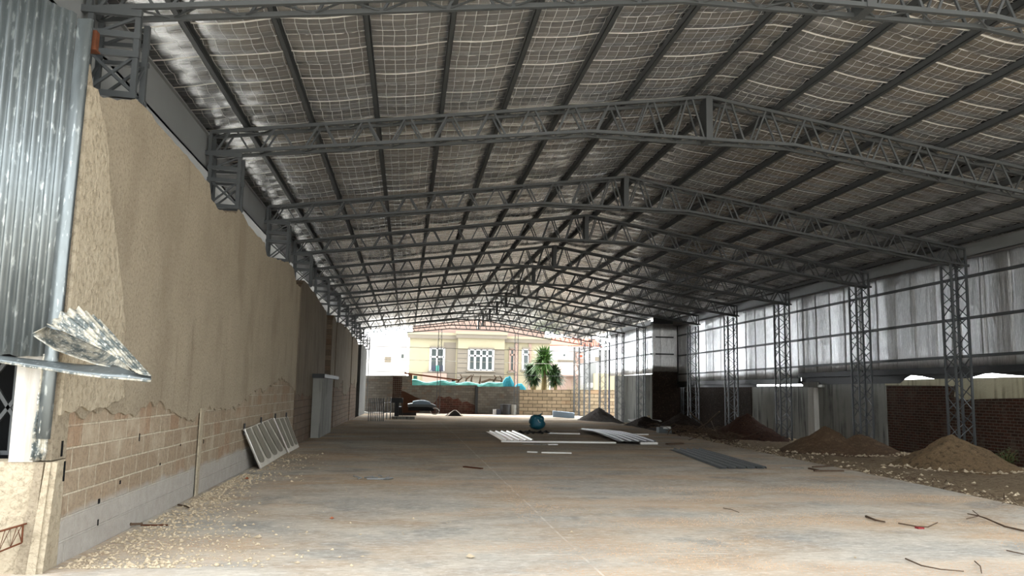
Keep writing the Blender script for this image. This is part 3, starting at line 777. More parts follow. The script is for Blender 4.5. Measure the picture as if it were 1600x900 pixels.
# lower walls of the step
struct(MB().box((XB, JY, -.6), (XM+.1, JY+.2, 3.0)).build('wall_step_lower', M_heapD))  # wall in shadow, its shade put into the near-black soil colour
struct(MB().box((XB, JY+.2, -.6), (XB+.25, 55.2, 2.77)).build('wall_far_lower', M_conc))
struct(MB().box((XS-.06, JY-.06, 2.3), (XS+.2, JY+.15, 6.1)).build('wall_step_light_block', M_black))  # black box added to close a light leak at the corner
struct(MB().box((XB+.04, JY, 5.7), (XS+.1, JY+.05, 6.2)).build('trim_3', M_black))
struct(MB().box((XB+.08, JY+.2, 2.85), (XB+.12, 56.2, 5.66)).build('wall_far_outer', M_gutter))
# open lattice eave beam at the far right
t = empty('lattice_beam', (XB, 56.4, 5.2))
for z in (0, .55): MB().bar((0, 0, z), (0, 9.9, z-.05), .07).build('chord', M_steel, t)
for k in range(26): MB().bar((0, k*.38, .52), (0, k*.38+.19*(1 if k % 2 else -.2)+.1, 0), .03).build('web_bar', M_steel, t)
tag(t, 'open lattice beam along the right eave at the far open end', 'beam')
t = empty('steel_post', (XB-.1, 56.3, fz(56)-.15)); MB().box((-.05,-.05,0), (.05,.05,5.6)).build('shaft', M_navy, t); MB().box((-.12,-.12,0), (.12,.12,.02)).build('base_plate', M_navy, t)
tag(t, 'dark post where the rear right wall ends and the open side begins', 'post')

# ---------------------------------------------------------------- far open end
YB = 66.95
zf = fz(67)
def bx(u, y=YB): return onY(u, 600, y).x
def bz(u, v, y=YB): return onY(u, v, y).z
def backpiece(u0, u1, vt_, mat, name, dy=0, th=.3, v0=None):
    x0, x1 = bx(u0), bx(u1); k = max(2, int((x1-x0)/.3)); T_ = []
    for i in range(k+1):
        x = x0+(x1-x0)*i/k; T_.append((x, YB+dy, bz(u0+(u1-u0)*i/k, vt_)+.03*nz(x*2, 1, 0)))
    zz0 = zf-.4 if v0 is None else bz(u0, v0)
    return struct(MB().poly([(x0, YB+dy, zz0)]+T_+[(x1, YB+dy, zz0)], (0, th, 0)).build(name, mat))
backpiece(560, 642, 587, M_backwall, 'wall_back_high')
backpiece(642, 746, 602, M_backwall, 'wall_back')
backpiece(746, 812, 604, M_backwall, 'wall_back_mid', -.04)
backpiece(812, 1000, 609, M_oldblock, 'wall_back_right', .05)
struct(MB().poly([onY(672, 646, YB-.01), onY(748, 648, YB-.01), onY(744, 634, YB-.01), onY(736, 631, YB-.01), onY(730, 627, YB-.01), onY(722, 629, YB-.01), onY(716, 622, YB-.01), onY(708, 624, YB-.01), onY(702, 619, YB-.01), onY(694, 622, YB-.01), onY(686, 618, YB-.01), onY(680, 628, YB-.01), onY(674, 633, YB-.01)], (0,-.03,0)).build('trim_4', M_backbrick))
struct(MB().box((bx(743), YB-.2, zf-.1), (bx(747), YB, bz(745, 604))).build('trim_5', M_black))
# gable columns and wires
for u, lab in ((685.5, 'slim twin-leg gable post left of the bay window, at the open end'), (806, 'slim twin-leg gable post right of the bay window, at the open end')):
    y = 66.1; x = bx(u, y); t = empty('gable_post', (x, y, fz(y)))
    ht = zbot(x)-fz(y)
    for dx in (-.13, .13): MB().bar((dx, 0, 0), (dx, 0, ht), .05).build('leg', M_steel, t)
    mb = MB()
    for k in range(24): mb.bar((-.13 if k % 2 else .13, 0, ht*k/24), (.13 if k % 2 else -.13, 0, ht*(k+1)/24), .015)
    mb.build('lacing', M_steel, t); tag(t, lab, 'post', 'slim posts in the open end')
wl = ['upper thin rail strung across the open end', 'middle thin rail strung across the open end', 'lower thin rail strung across the open end']
for v, lab in zip((541, 561, 580), wl):
    p, q = onY(578, v, 66.35), onY(918, v+9, 66.35)
    one(MB().tube([p, q], .018, 5), 'end_rail', M_whitebar if v == 561 else M_steel, lab, 'rail', 'thin rails across the open end')

# ---- things on the floor at the far end
def grp(name, p, label, cat, group=None): t = empty(name, p); return tag(t, label, cat, group)
# brick pillar with rebar beneath
y = 52; p0, p1 = onY(614, 588, y), onY(627, 622, y)
t = grp('brick_stack', (p0.x, y, fz(y)), 'red brick stack on a black rebar starter near the far left', 'brick stack')
w = p1.x-p0.x; z0 = p1.z-fz(y); z1 = p0.z-fz(y)
m = blocks('red_block_grid', (96,60,50), (80,54,46), (150,138,124), .12, .12, off=0, swap=True, msize=.02)
MB().box((0, 0, z0), (w, .4, z1)).build('bricks', m, t); MB().box((.05, .02, z1), (w-.05, .38, z1+.05)).build('cap', M_stone, t)
MB().box((-.1, -.05, z0-.3), (w+.12, .5, z0)).build('plinth', M_black, t)
for k in range(7): MB().tube([(-.06+k*.12, .05, 0), (-.06+k*.12, .05, z0-.28)], .014, 5).build('rebar', M_black, t)
for k in range(7): MB().tube([(-.06+k*.12, .42, 0), (-.06+k*.12, .42, z0-.28)], .014, 5).build('rebar', M_black, t)
MB().box((.18, .1, 0), (.45, .35, z0-.3)).build('footing', M_black, t)
# rebar cage
y = 45; p0, p1 = onY(577, 622, y), onY(600, 650, y)
t = grp('rebar_cage', (p0.x, y, fz(y)), 'cage of upright black starter bars standing on the slab at the far left', 'rebar')
ht = p0.z-fz(y)
for k in range(9):
    for r in (0, 2.6): 
        if r and k % 2: continue
        MB().tube([(k*.1+r*.12, r, 0), (k*.1+r*.12+.01*nz(k, r, 0), r, ht*(1+.08*nz(k*3, r, 4)))], .026, 5).build('bar', M_black, t)
for z in (ht*.35, ht*.8): MB().tube([(0, 0, z), (.8, 0, z), (.8+.31, 2.6, z), (.31, 2.6, z), (0, 0, z)], .012, 5).build('stirrup', M_black, t)
# brown board leaning on the wall
y = 58; q = [onY(*c, y) for c in ((625, 611), (631, 611), (657, 624), (655, 644), (628, 645))]
one(MB().poly(q, (0, .35, 0)), 'brown_board', M_ply, 'big brown board leaning beside the red brick stack', 'board')
one(MB().box((bx(618, 59), 59, fz(59)), (bx(652, 59), 60.2, fz(59)+.6)), 'dark_box', M_blackp, 'low black box in the shade below the brown board', 'box')
# pile of rolled sheets
y = 52; t = grp('sheet_pile', (onY(660, 640, y).x, y, fz(y)), 'pile of curled silver sheets and blue-grey wrap near the far left', 'sheet pile')
cx = onY(660, 640, y).x
for k, (u0, u1, v0, v1, mt, nm) in enumerate(((637, 681, 631, 636, M_sheetg, 'curled_sheet'), (645, 673, 627, 632, M_bluebox, 'wrap'), (638, 678, 636, 642, M_blackp, 'painted_shade_base'))):  # the black base paints the shade under the pile
    a, b = onY(u0, v0, y), onY(u1, v1, y); mb = MB(); vt = []
    kk = 14
    for i in range(kk+1):
        x = a.x+(b.x-a.x)*i/kk; h = .05+(a.z-b.z)*(math.sin(math.pi*min(1, i/kk*.9+.08))**.4)
        vt += [(x-cx, -.3, b.z-fz(y)), (x-cx, -.2, b.z-fz(y)+h), (x-cx, 1.5, b.z-fz(y)+h*1.1), (x-cx, 1.7, b.z-fz(y))]
    fs = [(i*4+j_, (i+1)*4+j_, (i+1)*4+j_+1, i*4+j_+1) for i in range(kk) for j_ in range(3)]+[(0,1,2,3), (kk*4+3,kk*4+2,kk*4+1,kk*4)]
    mb.add(vt, fs).build(nm, mt, t)
a = onY(671, 634, y); mb = MB(); mb.tube([(a.x-cx+.35+.28*math.cos(k*.5), .2, .45+.2*math.sin(k*.5)) for k in range(13)], .03, 5).build('coil', M_whitebar, t)
# curled white strips by the wall
for (pts, w, lab) in (([(550,639),(560,643),(575,646),(596,645)], .12, 'long white curled strip lying by the left wall in front of the rebar'), ([(570,639),(578,639)], .1, 'short white scrap by the end of the left wall')):
    q = [fl(*c) for c in pts]; mb = MB()
    for a, b in zip(q, q[1:]): mb.bar(a+Vector((0,0,.05)), b+Vector((0,0,.05)), .35, .06)
    one(mb, 'metal_strip', M_whitebar, lab, 'metal strip')
# plank and grey slat
q0, q1 = fl(615, 655), fl(645, 655); one(MB().bar(q0+Vector((0,0,.08)), q1+Vector((0,0,.08)), .5, .16), 'concrete_plank', M_conc, 'short grey plank lying on the slab in front of the brick stack', 'plank')
# folded black and white sheet (tent)
q = fl(711, 650); y = q.y; t = grp('folded_sheet', (q.x, y, fz(y)), 'small tent-like folded sheet, white outside and black inside, on the slab', 'folded sheet')
MB().add([(-.75,0,0),(-.1,0,.42),(.1,0,.42),(.62,0,0),(-.55,.9,0),(-.05,.9,.4),(.1,.9,.4),(.6,.9,0)], [(0,1,5,4),(1,2,6,5),(2,3,7,6)]).build('cover', M_sheetw, t).modifiers.new('s', 'SOLIDIFY').thickness = .02
MB().add([(-.55,.05,.0),(-.05,.05,.33),(.08,.05,.33),(.5,.05,0),(-.5,.8,0),(0,.8,.33),(.08,.8,.33),(.5,.8,0)], [(0,3,2,1),(4,5,6,7),(0,1,5,4),(1,2,6,5),(2,3,7,6),(0,4,7,3)]).build('lining', M_blackp, t)
q = fl(730, 642); one(MB().poly([q, q+Vector((.9,0,0)), q+Vector((.5,0,.22))], (0, .6, 0)), 'rubble_lump', M_blackp, 'small dark lump behind the tent-like folded sheet', 'rubble')
# low white perforated strips in a row at the far wall
for (u0, u1, lab) in ((716, 752, 'left'), (755, 780, 'middle'), (784, 808, 'right')):
    a, b = fl(u0, 641), fl(u1, 641); mb = MB(); L = b.x-a.x
    mb.box((a.x, a.y, fz(a.y)), (b.x, a.y+1.6, fz(a.y)+.12)); k = int(L/.35)
    for i in range(k): mb.box((a.x+i*.35+.05, a.y-.02, fz(a.y)+.12), (a.x+i*.35+.2, a.y+1.6, fz(a.y)+.2))
    one(mb, 'white_sheet_stack', M_whitebar, 'low stack of ribbed white sheets by the back wall, %s of three' % lab, 'sheet stack')
# drums
q = fl(790, 637); y = 65.6
def cyl(r, h, n=20): return [(r*math.cos(2*math.pi*k/n), r*math.sin(2*math.pi*k/n), 0) for k in range(n)]
def drum(x, y, r, h, mat, lab, matl=None):
    t = grp('drum', (x, y, fz(y)), lab, 'drum'); MB().tube([(0,0,0),(0,0,h*.33),(0,0,h*.34),(0,0,h*.66),(0,0,h*.67),(0,0,h)], [r,r,r*1.04,r,r*1.04,r], 20).build('barrel', mat, t)
    MB().tube([(0,0,h-.02),(0,0,h+.02)], r*1.05, 20).build('rim', matl or mat, t)
drum(bx(791, y), y, .45, .82, M_blackp, 'squat black drum against the back wall'); drum(bx(802, y), y-.1, .26, .8, M_conc, 'grey cylinder next to the black drum at the back wall')
drum(bx(774, y), y, .16, .4, M_whitef, 'small pale pail left of the black drum'); 
one(MB().box((bx(777, y), y-.2, fz(y)), (bx(783, y), y+.2, fz(y)+.42)), 'blue_box', M_navy, 'dark blue box between pail and black drum at the back wall', 'box')
# foam block
q0, q1 = fl(864, 649), fl(896, 651); y = 58; a, b = onY(864, 641, y), onY(896, 650, y)
one(MB().poly([(a.x, y, fz(y)+.05), (b.x, y-.4, fz(y)), (b.x, y-.4, fz(y)+.38), (a.x, y, fz(y)+.5)], (.1, .7, 0)), 'foam_block', M_bluebox, 'long light blue-grey block on the slab near the far right', 'block')
# blue bag
q = fl(839, 671); r = .5; vt = []; fs = []; nu, nv = 18, 12
for j_ in range(nv+1):
    ph = math.pi*j_/nv
    for i in range(nu):
        th = 2*math.pi*i/nu; rr = .36*math.sin(ph)**.7*(1+.3*nz(math.cos(th)*2.2, math.sin(th)*2.2, ph*2.5)); 
        z = .30-.30*math.cos(ph); vt.append((rr*math.cos(th), rr*math.sin(th), (z if z < .5 else z+.05)*1.0))
fs = [(j_*nu+i, j_*nu+(i+1) % nu, (j_+1)*nu+(i+1) % nu, (j_+1)*nu+i) for j_ in range(nv) for i in range(nu)]
t = grp('plastic_bag', (q.x, q.y, fz(q.y)), 'full teal-blue plastic bag tied at the top, alone on the slab', 'bag')
MB().add(vt, fs).build('sack', M_bluebag, t, smooth=True)
for k in range(3): MB().add([(0,0,.6),(-.1+.2*k-.1,-.1,.66+.03*k),(.02+.12*k-.1,.05,.58)], [(0,1,2)]).build('knot_flap', M_whitebar if k == 1 else M_bluebag, t).modifiers.new('s', 'SOLIDIFY').thickness = .01
mb = MB()
for (a, b) in (((-.27,-.2,.42),(-.12,-.28,.52)), ((.05,-.34,.33),(.22,-.27,.3)), ((-.02,-.35,.45),(.05,-.34,.33)), ((.12,-.26,.5),(.27,-.18,.42))): mb.bar(a, b, .025, .02)
mb.build('pale_crease', M_whitebar, t)  # pale bars added as the lighter creases of the sack

# ribbed sheets lying on the slab
def ribsheet(c, mat, lab, z=.05, ribs=5, arch=0, mats=None):
    A, B, C_, D_ = [Vector(x) for x in c]   # A far-left, B far-right, C near-right, D near-left
    vt = []; prof_ = []
    for r in range(ribs):
        prof_ += [(r+0, 0), (r+.62, 0), (r+.70, .045), (r+.88, .045), (r+.96, 0)]
    prof_ = [(p/ribs, h) for p, h in prof_]+[(1, 0)]; k = 10
    for j_ in range(k+1):
        t = j_/k
        for s, h in prof_:
            p = A.lerp(B, s).lerp(D_.lerp(C_, s), t); vt.append((p.x, p.y, fz(p.y)+z+h+arch*math.sin(math.pi*t)))
    m_ = len(prof_); fs = [(j_*m_+i, j_*m_+i+1, (j_+1)*m_+i+1, (j_+1)*m_+i) for j_ in range(k) for i in range(m_-1)]
    o = one(MB().add(vt, fs), 'roofing_sheet', mat, lab, 'roofing sheet', 'ribbed sheets lying on the slab'); md = o.modifiers.new('s', 'SOLIDIFY'); md.thickness = .006; return o
g = [fl(759,675), fl(803,675), fl(834,689), fl(784,689.5)]; ribsheet(g, M_sheetw, 'white ribbed sheet on the slab in front of the blue bag', .02)
g = [fl(903,673.5), fl(946,676), fl(1026,695), fl(966,694)]; ribsheet(g, M_sheetg, 'silver ribbed sheet raised on a rail, middle one of three on the slab', .09, arch=.06)
g = [fl(1046,703), fl(1095,703), fl(1199,733), fl(1125,733)]; ribsheet(g, M_sheetd, 'dark grey ribbed sheet lying flat, nearest of the three on the slab', .015)
# strips / rails on the slab
def strip(u0, v0, u1, v1, lab, w=.1, h=.05, mat=M_whitebar, z=0, name='metal_strip', cat='metal strip', grp_=None):
    a, b = fl(u0, v0), fl(u1, v1); a.z += h/2+z+.004; b.z += h/2+z+.004
    return one(MB().bar(a, b, w, h), name, mat, lab, cat, grp_)
strip(783, 691, 962, 693, 'long white strip running from the white sheet to the silver sheet', .14, .05)
strip(856, 678, 906, 679, 'white strip behind, right of the black scrap', .14, .05)
strip(957, 679, 1013, 680, 'white strip behind the silver sheet, ending at its right', .14, .05)
strip(1000, 694.5, 1027, 694.5, 'short white rail under the near end of the silver sheet', .1, .07)
strip(824, 707, 840, 707.5, 'short pale strip, left piece of the broken pair', .12, .03); strip(846, 708, 893, 709, 'pale strip, right piece of the broken pair', .12, .03)
strip(815, 694.5, 856, 695.5, 'thin grey slat with a white end beside the long white strip', .1, .02, M_conc); strip(856, 695.5, 871, 695.5, 'white end piece touching the thin grey slat', .1, .03)
strip(725, 730, 753, 733, 'short brown flat bar alone on the slab', .08, .02, M_rust)
strip(1042, 695, 1067, 694, 'dark timber piece between silver and dark grey sheets', .12, .05, M_wood)
# black scrap line
mb = MB(); rg = random.Random(3)
for k in range(22):
    p = fl(812+k*2.1, 677+rg.uniform(-1, 1.5)); mb.stone((p.x, p.y, fz(p.y)+.04), rg.uniform(.06, .16), rg, 0, .5)
one(mb, 'scrap_line', M_blackp, 'row of crumpled black scrap behind the white ribbed sheet', 'scrap', kind='stuff')

# leaning moulded panels by the left wall
def panel(c, lab, ribs, back):
    A, B, C_, D_ = c   # top-left, top-right, bottom-right, bottom-left
    t = empty('leaning_panel', D_); n_ = (B-A).cross(D_-A).normalized()
    if n_.x < 0: n_ = -n_
    rel = lambda p: p-D_
    MB().poly([rel(A), rel(B), rel(C_), rel(D_)], -n_*.02).build('sheet', M_panel, t)
    for r in range(ribs):
        s0 = (r+.16)/ribs; s1 = (r+.82)/ribs; pts = []
        for (s, q) in ((s0, .02), (s1, .02)): pts.append((s, q))
        m_ = 8
        arc = [((s0+s1)/2+(s1-s0)/2*math.cos(math.pi*k/m_), .80+.09*math.sin(math.pi*k/m_)) for k in range(m_+1)]
        P_ = [A.lerp(B, s).lerp(D_.lerp(C_, s), q)-D_+n_*.002 for s, q in pts+arc]
        MB().poly(P_, n_*.012).build('groove', M_groove, t)
    mb = MB(); mb.bar(rel(A)+n_*.01, rel(D_)+n_*.01, .035, .02, up=n_); mb.build('edge_bead', M_sheetw, t)
    for s in back:
        p = A.lerp(B, s)-D_; MB().tube([p+Vector((-.0,.03,-.1)), p+Vector((-.0, .05, .11))], .02, 6).build('prop_rod', M_blackp, t)
    return tag(t, lab, 'panel', 'panels leaning on the left wall')
def onfoot(u, v): p = fl(u, v); p.z = max(p.z, 0)+.01; return p
D1 = onfoot(407, 733); C1 = onfoot(449, 704)
D1.x = max(D1.x, -2.86); C1.x = max(C1.x, -2.93); A1 = onX(381, 671, -3.05); B1 = onX(425, 653, -3.05)
panel([A1, B1, C1, D1], 'grey moulded panel with rounded grooves, the nearer of two leaning on the left wall', 5, (.0, .55))
D2 = onfoot(445, 708); C2 = onfoot(467.5, 699)
D2.x = max(D2.x, -2.88); C2.x = max(C2.x, -2.93); A2 = onX(427, 654, -3.04); B2 = onX(450, 651, -3.04)
panel([A2, B2, C2, D2], 'yellow-stained moulded panel, the farther of two leaning on the left wall', 3, (.1, .85))

# ---------------------------------------------------------------- soil heaps
def heap(cx, cy, rx, ry, h, mat, lab, seed, peaks=None, base=-.16):
    mb = MB(); nr, na = 44, 110; vt = [(0, 0, 0)]; peaks = peaks or [(0, 0, 1, 1)]
    def hh(x, y):
        z = 0
        for px, py, a, w in peaks:
            d = math.hypot((x-px)/w, (y-py)/w)
            z = max(z, a*(max(0, 1-d))**1.15*(1.0 if d > .12 else .96+d*.3))
        d = math.hypot(x, y)
        return z*(.9+.25*nz(x*1.5, y*1.5, seed+9)) + (.11*nz(x*2.4, y*2.4, seed)+.06*nz(x*7, y*7, seed)+.03*nz(x*16, y*16, seed))*(1-min(1, d)**3)
    vt = []
    for j_ in range(nr+1):
        r = j_/nr
        for i in range(na):
            a = 2*math.pi*i/na; rr = r*(1+.22*nz(math.cos(a)*1.6, math.sin(a)*1.6, seed))
            x, y = rr*math.cos(a), rr*math.sin(a); vt.append((x*rx, y*ry, base+h*max(0, hh(x, y))))
    fs = [(j_*na+i, j_*na+(i+1) % na, (j_+1)*na+(i+1) % na, (j_+1)*na+i) for j_ in range(nr) for i in range(na)]
    o = MB().add(vt, fs).build('soil_heap', mat, smooth=True); o.location = (cx, cy, fz(cy)); return tag(o, lab, 'soil heap', 'soil heaps along the right side')
heap(14.1, 19.6, 1.75, 1.75, 1.0, M_heapA, 'pale sandy soil heap in the right foreground, nearest of all the heaps', 1)
heap(13.75, 24.6, 1.95, 1.9, .98, M_heapB, 'wide brown-grey soil heap with two low peaks, second from the right edge', 2, [(-.25, .0, .98, .85), (.38, .0, .82, .75), (0, 0, .6, 1)])
heap(14.0, 32.3, 1.75, 2.0, 1.22, M_heapC, 'red-brown soil heap in front of the streaked concrete wall', 3)
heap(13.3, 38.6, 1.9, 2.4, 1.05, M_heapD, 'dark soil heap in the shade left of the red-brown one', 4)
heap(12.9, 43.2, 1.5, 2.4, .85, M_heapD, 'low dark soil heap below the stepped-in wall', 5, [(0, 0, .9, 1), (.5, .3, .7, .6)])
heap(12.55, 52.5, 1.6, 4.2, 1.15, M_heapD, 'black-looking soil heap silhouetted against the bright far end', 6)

# white scraps on dark soil
def scrap(pts, h, mat, lab, name='board_scrap'):
    one(MB().poly([fl(u, v, z) for u, v, z in pts], (0, 0, h)), name, mat, lab, 'scrap')
scrap([(981,656,.02),(998,655,.02),(993,659,.02),(988,659,.02)], .03, M_whitebar, 'white scrap sheet on dark soil below the stepped-in wall')
scrap([(1017,655,.12),(1028,654,.12),(1034,659,.05),(1023,660,.05)], .03, M_whitebar, 'bent pale scrap just right of the white scrap on dark soil')
t = grp('crate', (fl(1030, 677).x, fl(1030, 677).y, -.02), 'small grey-green crate at the slab edge right of the silver sheet', 'crate')
MB().box((0,0,0),(.55,.4,.24)).build('body', M_sheetd, t); MB().box((.18,-.02,.18),(.5,.42,.27)).build('white_lid', M_whitebar, t)
one(MB().box((fl(930,653).x-.03, fl(930,653).y, -.35), (fl(930,653).x+.15, fl(930,653).y+.12, .12)), 'marker_stub', M_stone, 'little upright stub at the slab edge before the far dark heap', 'stub')
one(MB().box((onY(1012,645,44).x, 44, -.2), (onY(1012,645,44).x+.14, 44.14, .42)), 'concrete_stub', M_stone, 'short pale stub standing in dark soil by the step corner', 'stub')

# branches
def branch(pts, r, lab, name='branch', mat=M_wood, lift=.02, grp_=None, twigs=()):
    q = [fl(u, v, z) if len((u, v)) == 2 else None for u, v, z in pts]
    mb = MB(); mb.tube([p+Vector((0,0,lift)) for p in q], [r*(1-.5*i/len(q)) for i in range(len(q))], 6)
    for tw in twigs:
        mb.tube([fl(u, v, z)+Vector((0,0,lift)) for u, v, z in tw], r*.45, 5)
    return one(mb, name, mat, lab, 'branch')
branch([(1600,832,0),(1570,825,0),(1540,812,.02),(1528,808,.03),(1512,805,.02)], .013, 'long forked twig entering from the right edge of the slab', twigs=([(1530,808,.03),(1520,800,.06)],[(1528,809,.02),(1510,813,0)]))
branch([(1415,876,0),(1440,887,.01),(1470,893,.01),(1506,896,0)], .008, 'thin curved twig near the lower right edge of the slab')
branch([(1353,809,0),(1368,815,.005),(1383,818,0)], .016, 'short thick dark stick on peach chips')
branch([(1404,820,0),(1432,825,0),(1450,826,.0),(1465,819,.03)], .009, 'bent stick with a red tip wrapped round it')
branch([(1523,880,0),(1532,888,0),(1534,899,0)], .006, 'small hooked twig at the bottom right')
branch([(1573,863,0),(1600,869,0)], .007, 'straight twig cut by the right edge')
branch([(1130,793+3,0),(1142,798,0),(1155,803,0)], .006, 'tiny twig in the middle of the peach chips')
one(MB().box((fl(1438,826).x-.05, fl(1438,826).y-.04, 0), (fl(1438,826).x+.03, fl(1438,826).y+.04, .02)), 'red_scrap', M_red, 'small red scrap by the bent stick', 'scrap')
branch([(1079,646,.9),(1098,664,.4),(1107,680,.05),(1112,690,0)], .03, 'bare branch leaning out of the brush, left one'); branch([(1124,644,1.0),(1105,662,.5),(1090,670,.2)], .03, 'bare branch crossing over the brush, upper one')
branch([(1110,656,.5),(1117,672,.2),(1124,684,.0)], .025, 'bare branch in the brush, right one')
# timber U on slab
for (a, b, lab) in (((1264,733),(1278,736),'left short'), ((1272,737),(1318,737),'long front'), ((1270,731),(1302,729),'back')):
    strip(a[0], a[1], b[0], b[1], '%s timber of the three sticks near the slab edge' % lab, .05, .03, M_wood, name='timber_stick', cat='timber')
strip(1220, 731.5, 1256, 732, 'thin grey lath left of the three sticks near the slab edge', .05, .015, M_conc, name='lath', cat='timber')
# brush pile of thin twigs
mb = MB(); rg = random.Random(5)
for k in range(170):
    u = rg.uniform(1030, 1150); v = 672+(u-1030)*.14+rg.uniform(-10, 5); p = fl(u, v, 0); a = rg.uniform(0, 6.28); L = rg.uniform(.3, 1.2)
    mb.tube([p+Vector((0,0,rg.uniform(-.08,.15))), p+Vector((L*.5*math.cos(a), L*.5*math.sin(a), rg.uniform(.0,.3))), p+Vector((L*math.cos(a+.4), L*math.sin(a+.4), rg.uniform(-.05,.25)))], rg.uniform(.006, .018), 4)
one(mb, 'brush_pile', M_wood, 'tangle of dry twigs beside the slab edge', 'brush', kind='stuff')
mb = MB()
for k in range(110):
    y = rg.uniform(12, 27); x = slab_x(y)+rg.uniform(-.1, .9); a = rg.uniform(0, 6.28); L = rg.uniform(.1, .45); p = Vector((x, y, -.07))
    mb.tube([p, p+Vector((L*.5*math.cos(a), L*.5*math.sin(a), rg.uniform(.03,.14))), p+Vector((L*math.cos(a), L*math.sin(a), .02))], .005, 4)
one(mb, 'dry_grass', M_wood, 'dry stalks and roots along the broken slab edge', 'dry grass', kind='stuff')
# wire mesh scrap and reddish stick at left
q = fl(582, 749); mb = MB()
for k in range(14): a = Vector((rg.uniform(-.28,.28), rg.uniform(-.15,.15), rg.uniform(.0,.05))); mb.tube([q+a, q+a+Vector((rg.uniform(-.2,.2), rg.uniform(-.1,.1), rg.uniform(0,.04)))], .012, 4)
mb.bar(q+Vector((-.1,-.1,.02)), q+Vector((.3,-.08,.02)), .05, .02); one(mb, 'wire_scrap', M_gutter, 'crumpled grey wire scrap lying on the slab left of centre', 'scrap')
strip(220, 822, 262, 822, 'reddish stick lying at the foot of the left wall', .02, .015, M_rust, name='stick', cat='stick')
branch([(195,818,.02),(205,822,.03),(222,821,.02)], .02, 'dark knotted root piece at the foot of the left wall', name='root_piece')
branch([(278,791,0),(290,793,0),(296,796,0)], .012, 'small curved black twig near the left wall')

# rubble
def scatter(name, mat, lab, n, f, rmin, rmax, seed, cat='rubble', flat=.6):
    rg = random.Random(seed); mb = MB(); c = 0
    while c < n:
        p = f(rg)
        if p is None: continue
        r = rmin*(rmax/rmin)**(rg.random()**1.8); mb.stone((p[0], p[1], p[2]+r*.2), r, rg, 0, flat); c += 1
    return one(mb, name, mat, lab, cat, kind='stuff')
def f_left(rg):
    y = 7.9+8*rg.random()**1.5; w = 1.5*math.exp(-(y-8)/3.0)+.25
    x = XW+.08+abs(rg.gauss(0, w*.55)); return (x, y, 0)
scatter('rubble_drift', M_stone, 'pale rubble drifted along the foot of the left wall', 3800, f_left, .006, .034, 11)
def f_left2(rg):
    y = rg.uniform(14.5, 21); x = XW+.1+abs(rg.gauss(0, .5)); return (x, y, 0)
scatter('rubble_drift', M_stone, 'thin rubble around the leaning panels', 420, f_left2, .010, .04, 12)
def f_mid(rg):
    x = rg.uniform(-2.8, 2.2); y = rg.uniform(8, 16); 
    return (x, y, 0) if nz(x*.7, y*.7, 3) > rg.uniform(-.1, .5) else None
scatter('loose_grit', M_stone, 'scattered pale grit on the left part of the front slab', 420, f_mid, .004, .014, 13)
def f_chip(rg):
    x = rg.uniform(1.5, 9.3); y = rg.uniform(7.6, 15)
    return (x, y, 0) if nz(x*.45+2, y*.9, 1) > rg.uniform(0, .35) else None
scatter('chip_scatter', M_chip, 'peach-coloured chips strewn over the right part of the front slab', 9000, f_chip, .004, .010, 14, 'chips')
def f_edge(rg):
    y = rg.uniform(11, 30); x = slab_x(y)+abs(rg.gauss(.1, .9)); return (x, y, -.1)
scatter('edge_rubble', M_stone, 'stones and clods on the bare strip beyond the slab edge', 900, f_edge, .012, .07, 15)
def f_heapfoot(rg):
    cx, cy, r = rg.choice(((14.1,19.6,1.75),(13.75,24.6,1.95))); a = rg.uniform(math.pi*.95, math.pi*1.9); rr = r*rg.uniform(.8, 1.12)
    return (cx+rr*math.cos(a), cy+rr*math.sin(a), -.08)
scatter('heap_foot_stones', M_stone, 'pale stones fallen around the feet of the two nearest soil heaps', 260, f_heapfoot, .025, .09, 16)
def lone(u, v, r, mat, lab, g=None, name='stone'):
    p = fl(u, v); rg = random.Random(int(u*7+v)); mb = MB(); mb.stone((p.x, p.y, fz(p.y)+r*.3), r, rg); return one(mb, name, mat, lab, 'stone', g)
lone(735, 872, .05, M_stone, 'largest pale stone at the bottom centre of the slab'); lone(404, 841, .045, M_stone, 'pale stone low on the left part of the slab')
lone(262, 787, .05, M_terra, 'orange brick bit near the foot of the left wall', name='brick_fragment'); lone(386, 749, .05, M_terra, 'orange brick bit behind the leaning panels foot', name='brick_fragment')
lone(519, 811, .03, M_terra, 'tiny reddish brick bit left of centre on the slab', name='brick_fragment')
for u, v in ((563,836),(646,811),(624,772),(571,777),(548,818),(955,801),(922,798),(1336,872),(893,832),(724,733),(960,709),(748,681)):
    lone(u, v, .022, M_stone, 'small pale stone lying loose on the slab', 'loose small stones on the slab')
# low plants by the right brick wall
def tuft(x, y, z, r, mat, lab, n, name='leafy_weed', hgt=.5, cat='plant'):
    rg = random.Random(int(x*10)); t = empty(name, (x, y, z)); st, lf = MB(), MB()
    for k in range(n):
        a = rg.uniform(0, 6.28); L = r*rg.uniform(.5, 1); e_ = Vector((math.cos(a)*L, math.sin(a)*L, hgt*rg.uniform(.4, 1)))
        st.tube([(0,0,0), e_*.6+Vector((0,0,.05)), e_], .006, 4)
        for m_ in range(6):
            c = e_*rg.uniform(.4, 1)+Vector((rg.uniform(-.06,.06), rg.uniform(-.06,.06), rg.uniform(-.04,.06))); s = rg.uniform(.03, .07); b = rg.uniform(0, 6.28)
            lf.add([c, c+Vector((s*math.cos(b), s*math.sin(b), s*.3)), c+Vector((s*1.6*math.cos(b+.5), s*1.6*math.sin(b+.5), 0)), c+Vector((s*math.cos(b+1), s*math.sin(b+1), s*.2))], [(0,1,2,3)])
    st.build('stem', M_trunk, t); lf.build('foliage', mat, t); return tag(t, lab, cat)
p = onY(1594, 722, 20.5); tuft(15.75, 19.9, -.12, .3, M_leaf, 'small green weed between the nearest soil heap and the brick wall', 26)

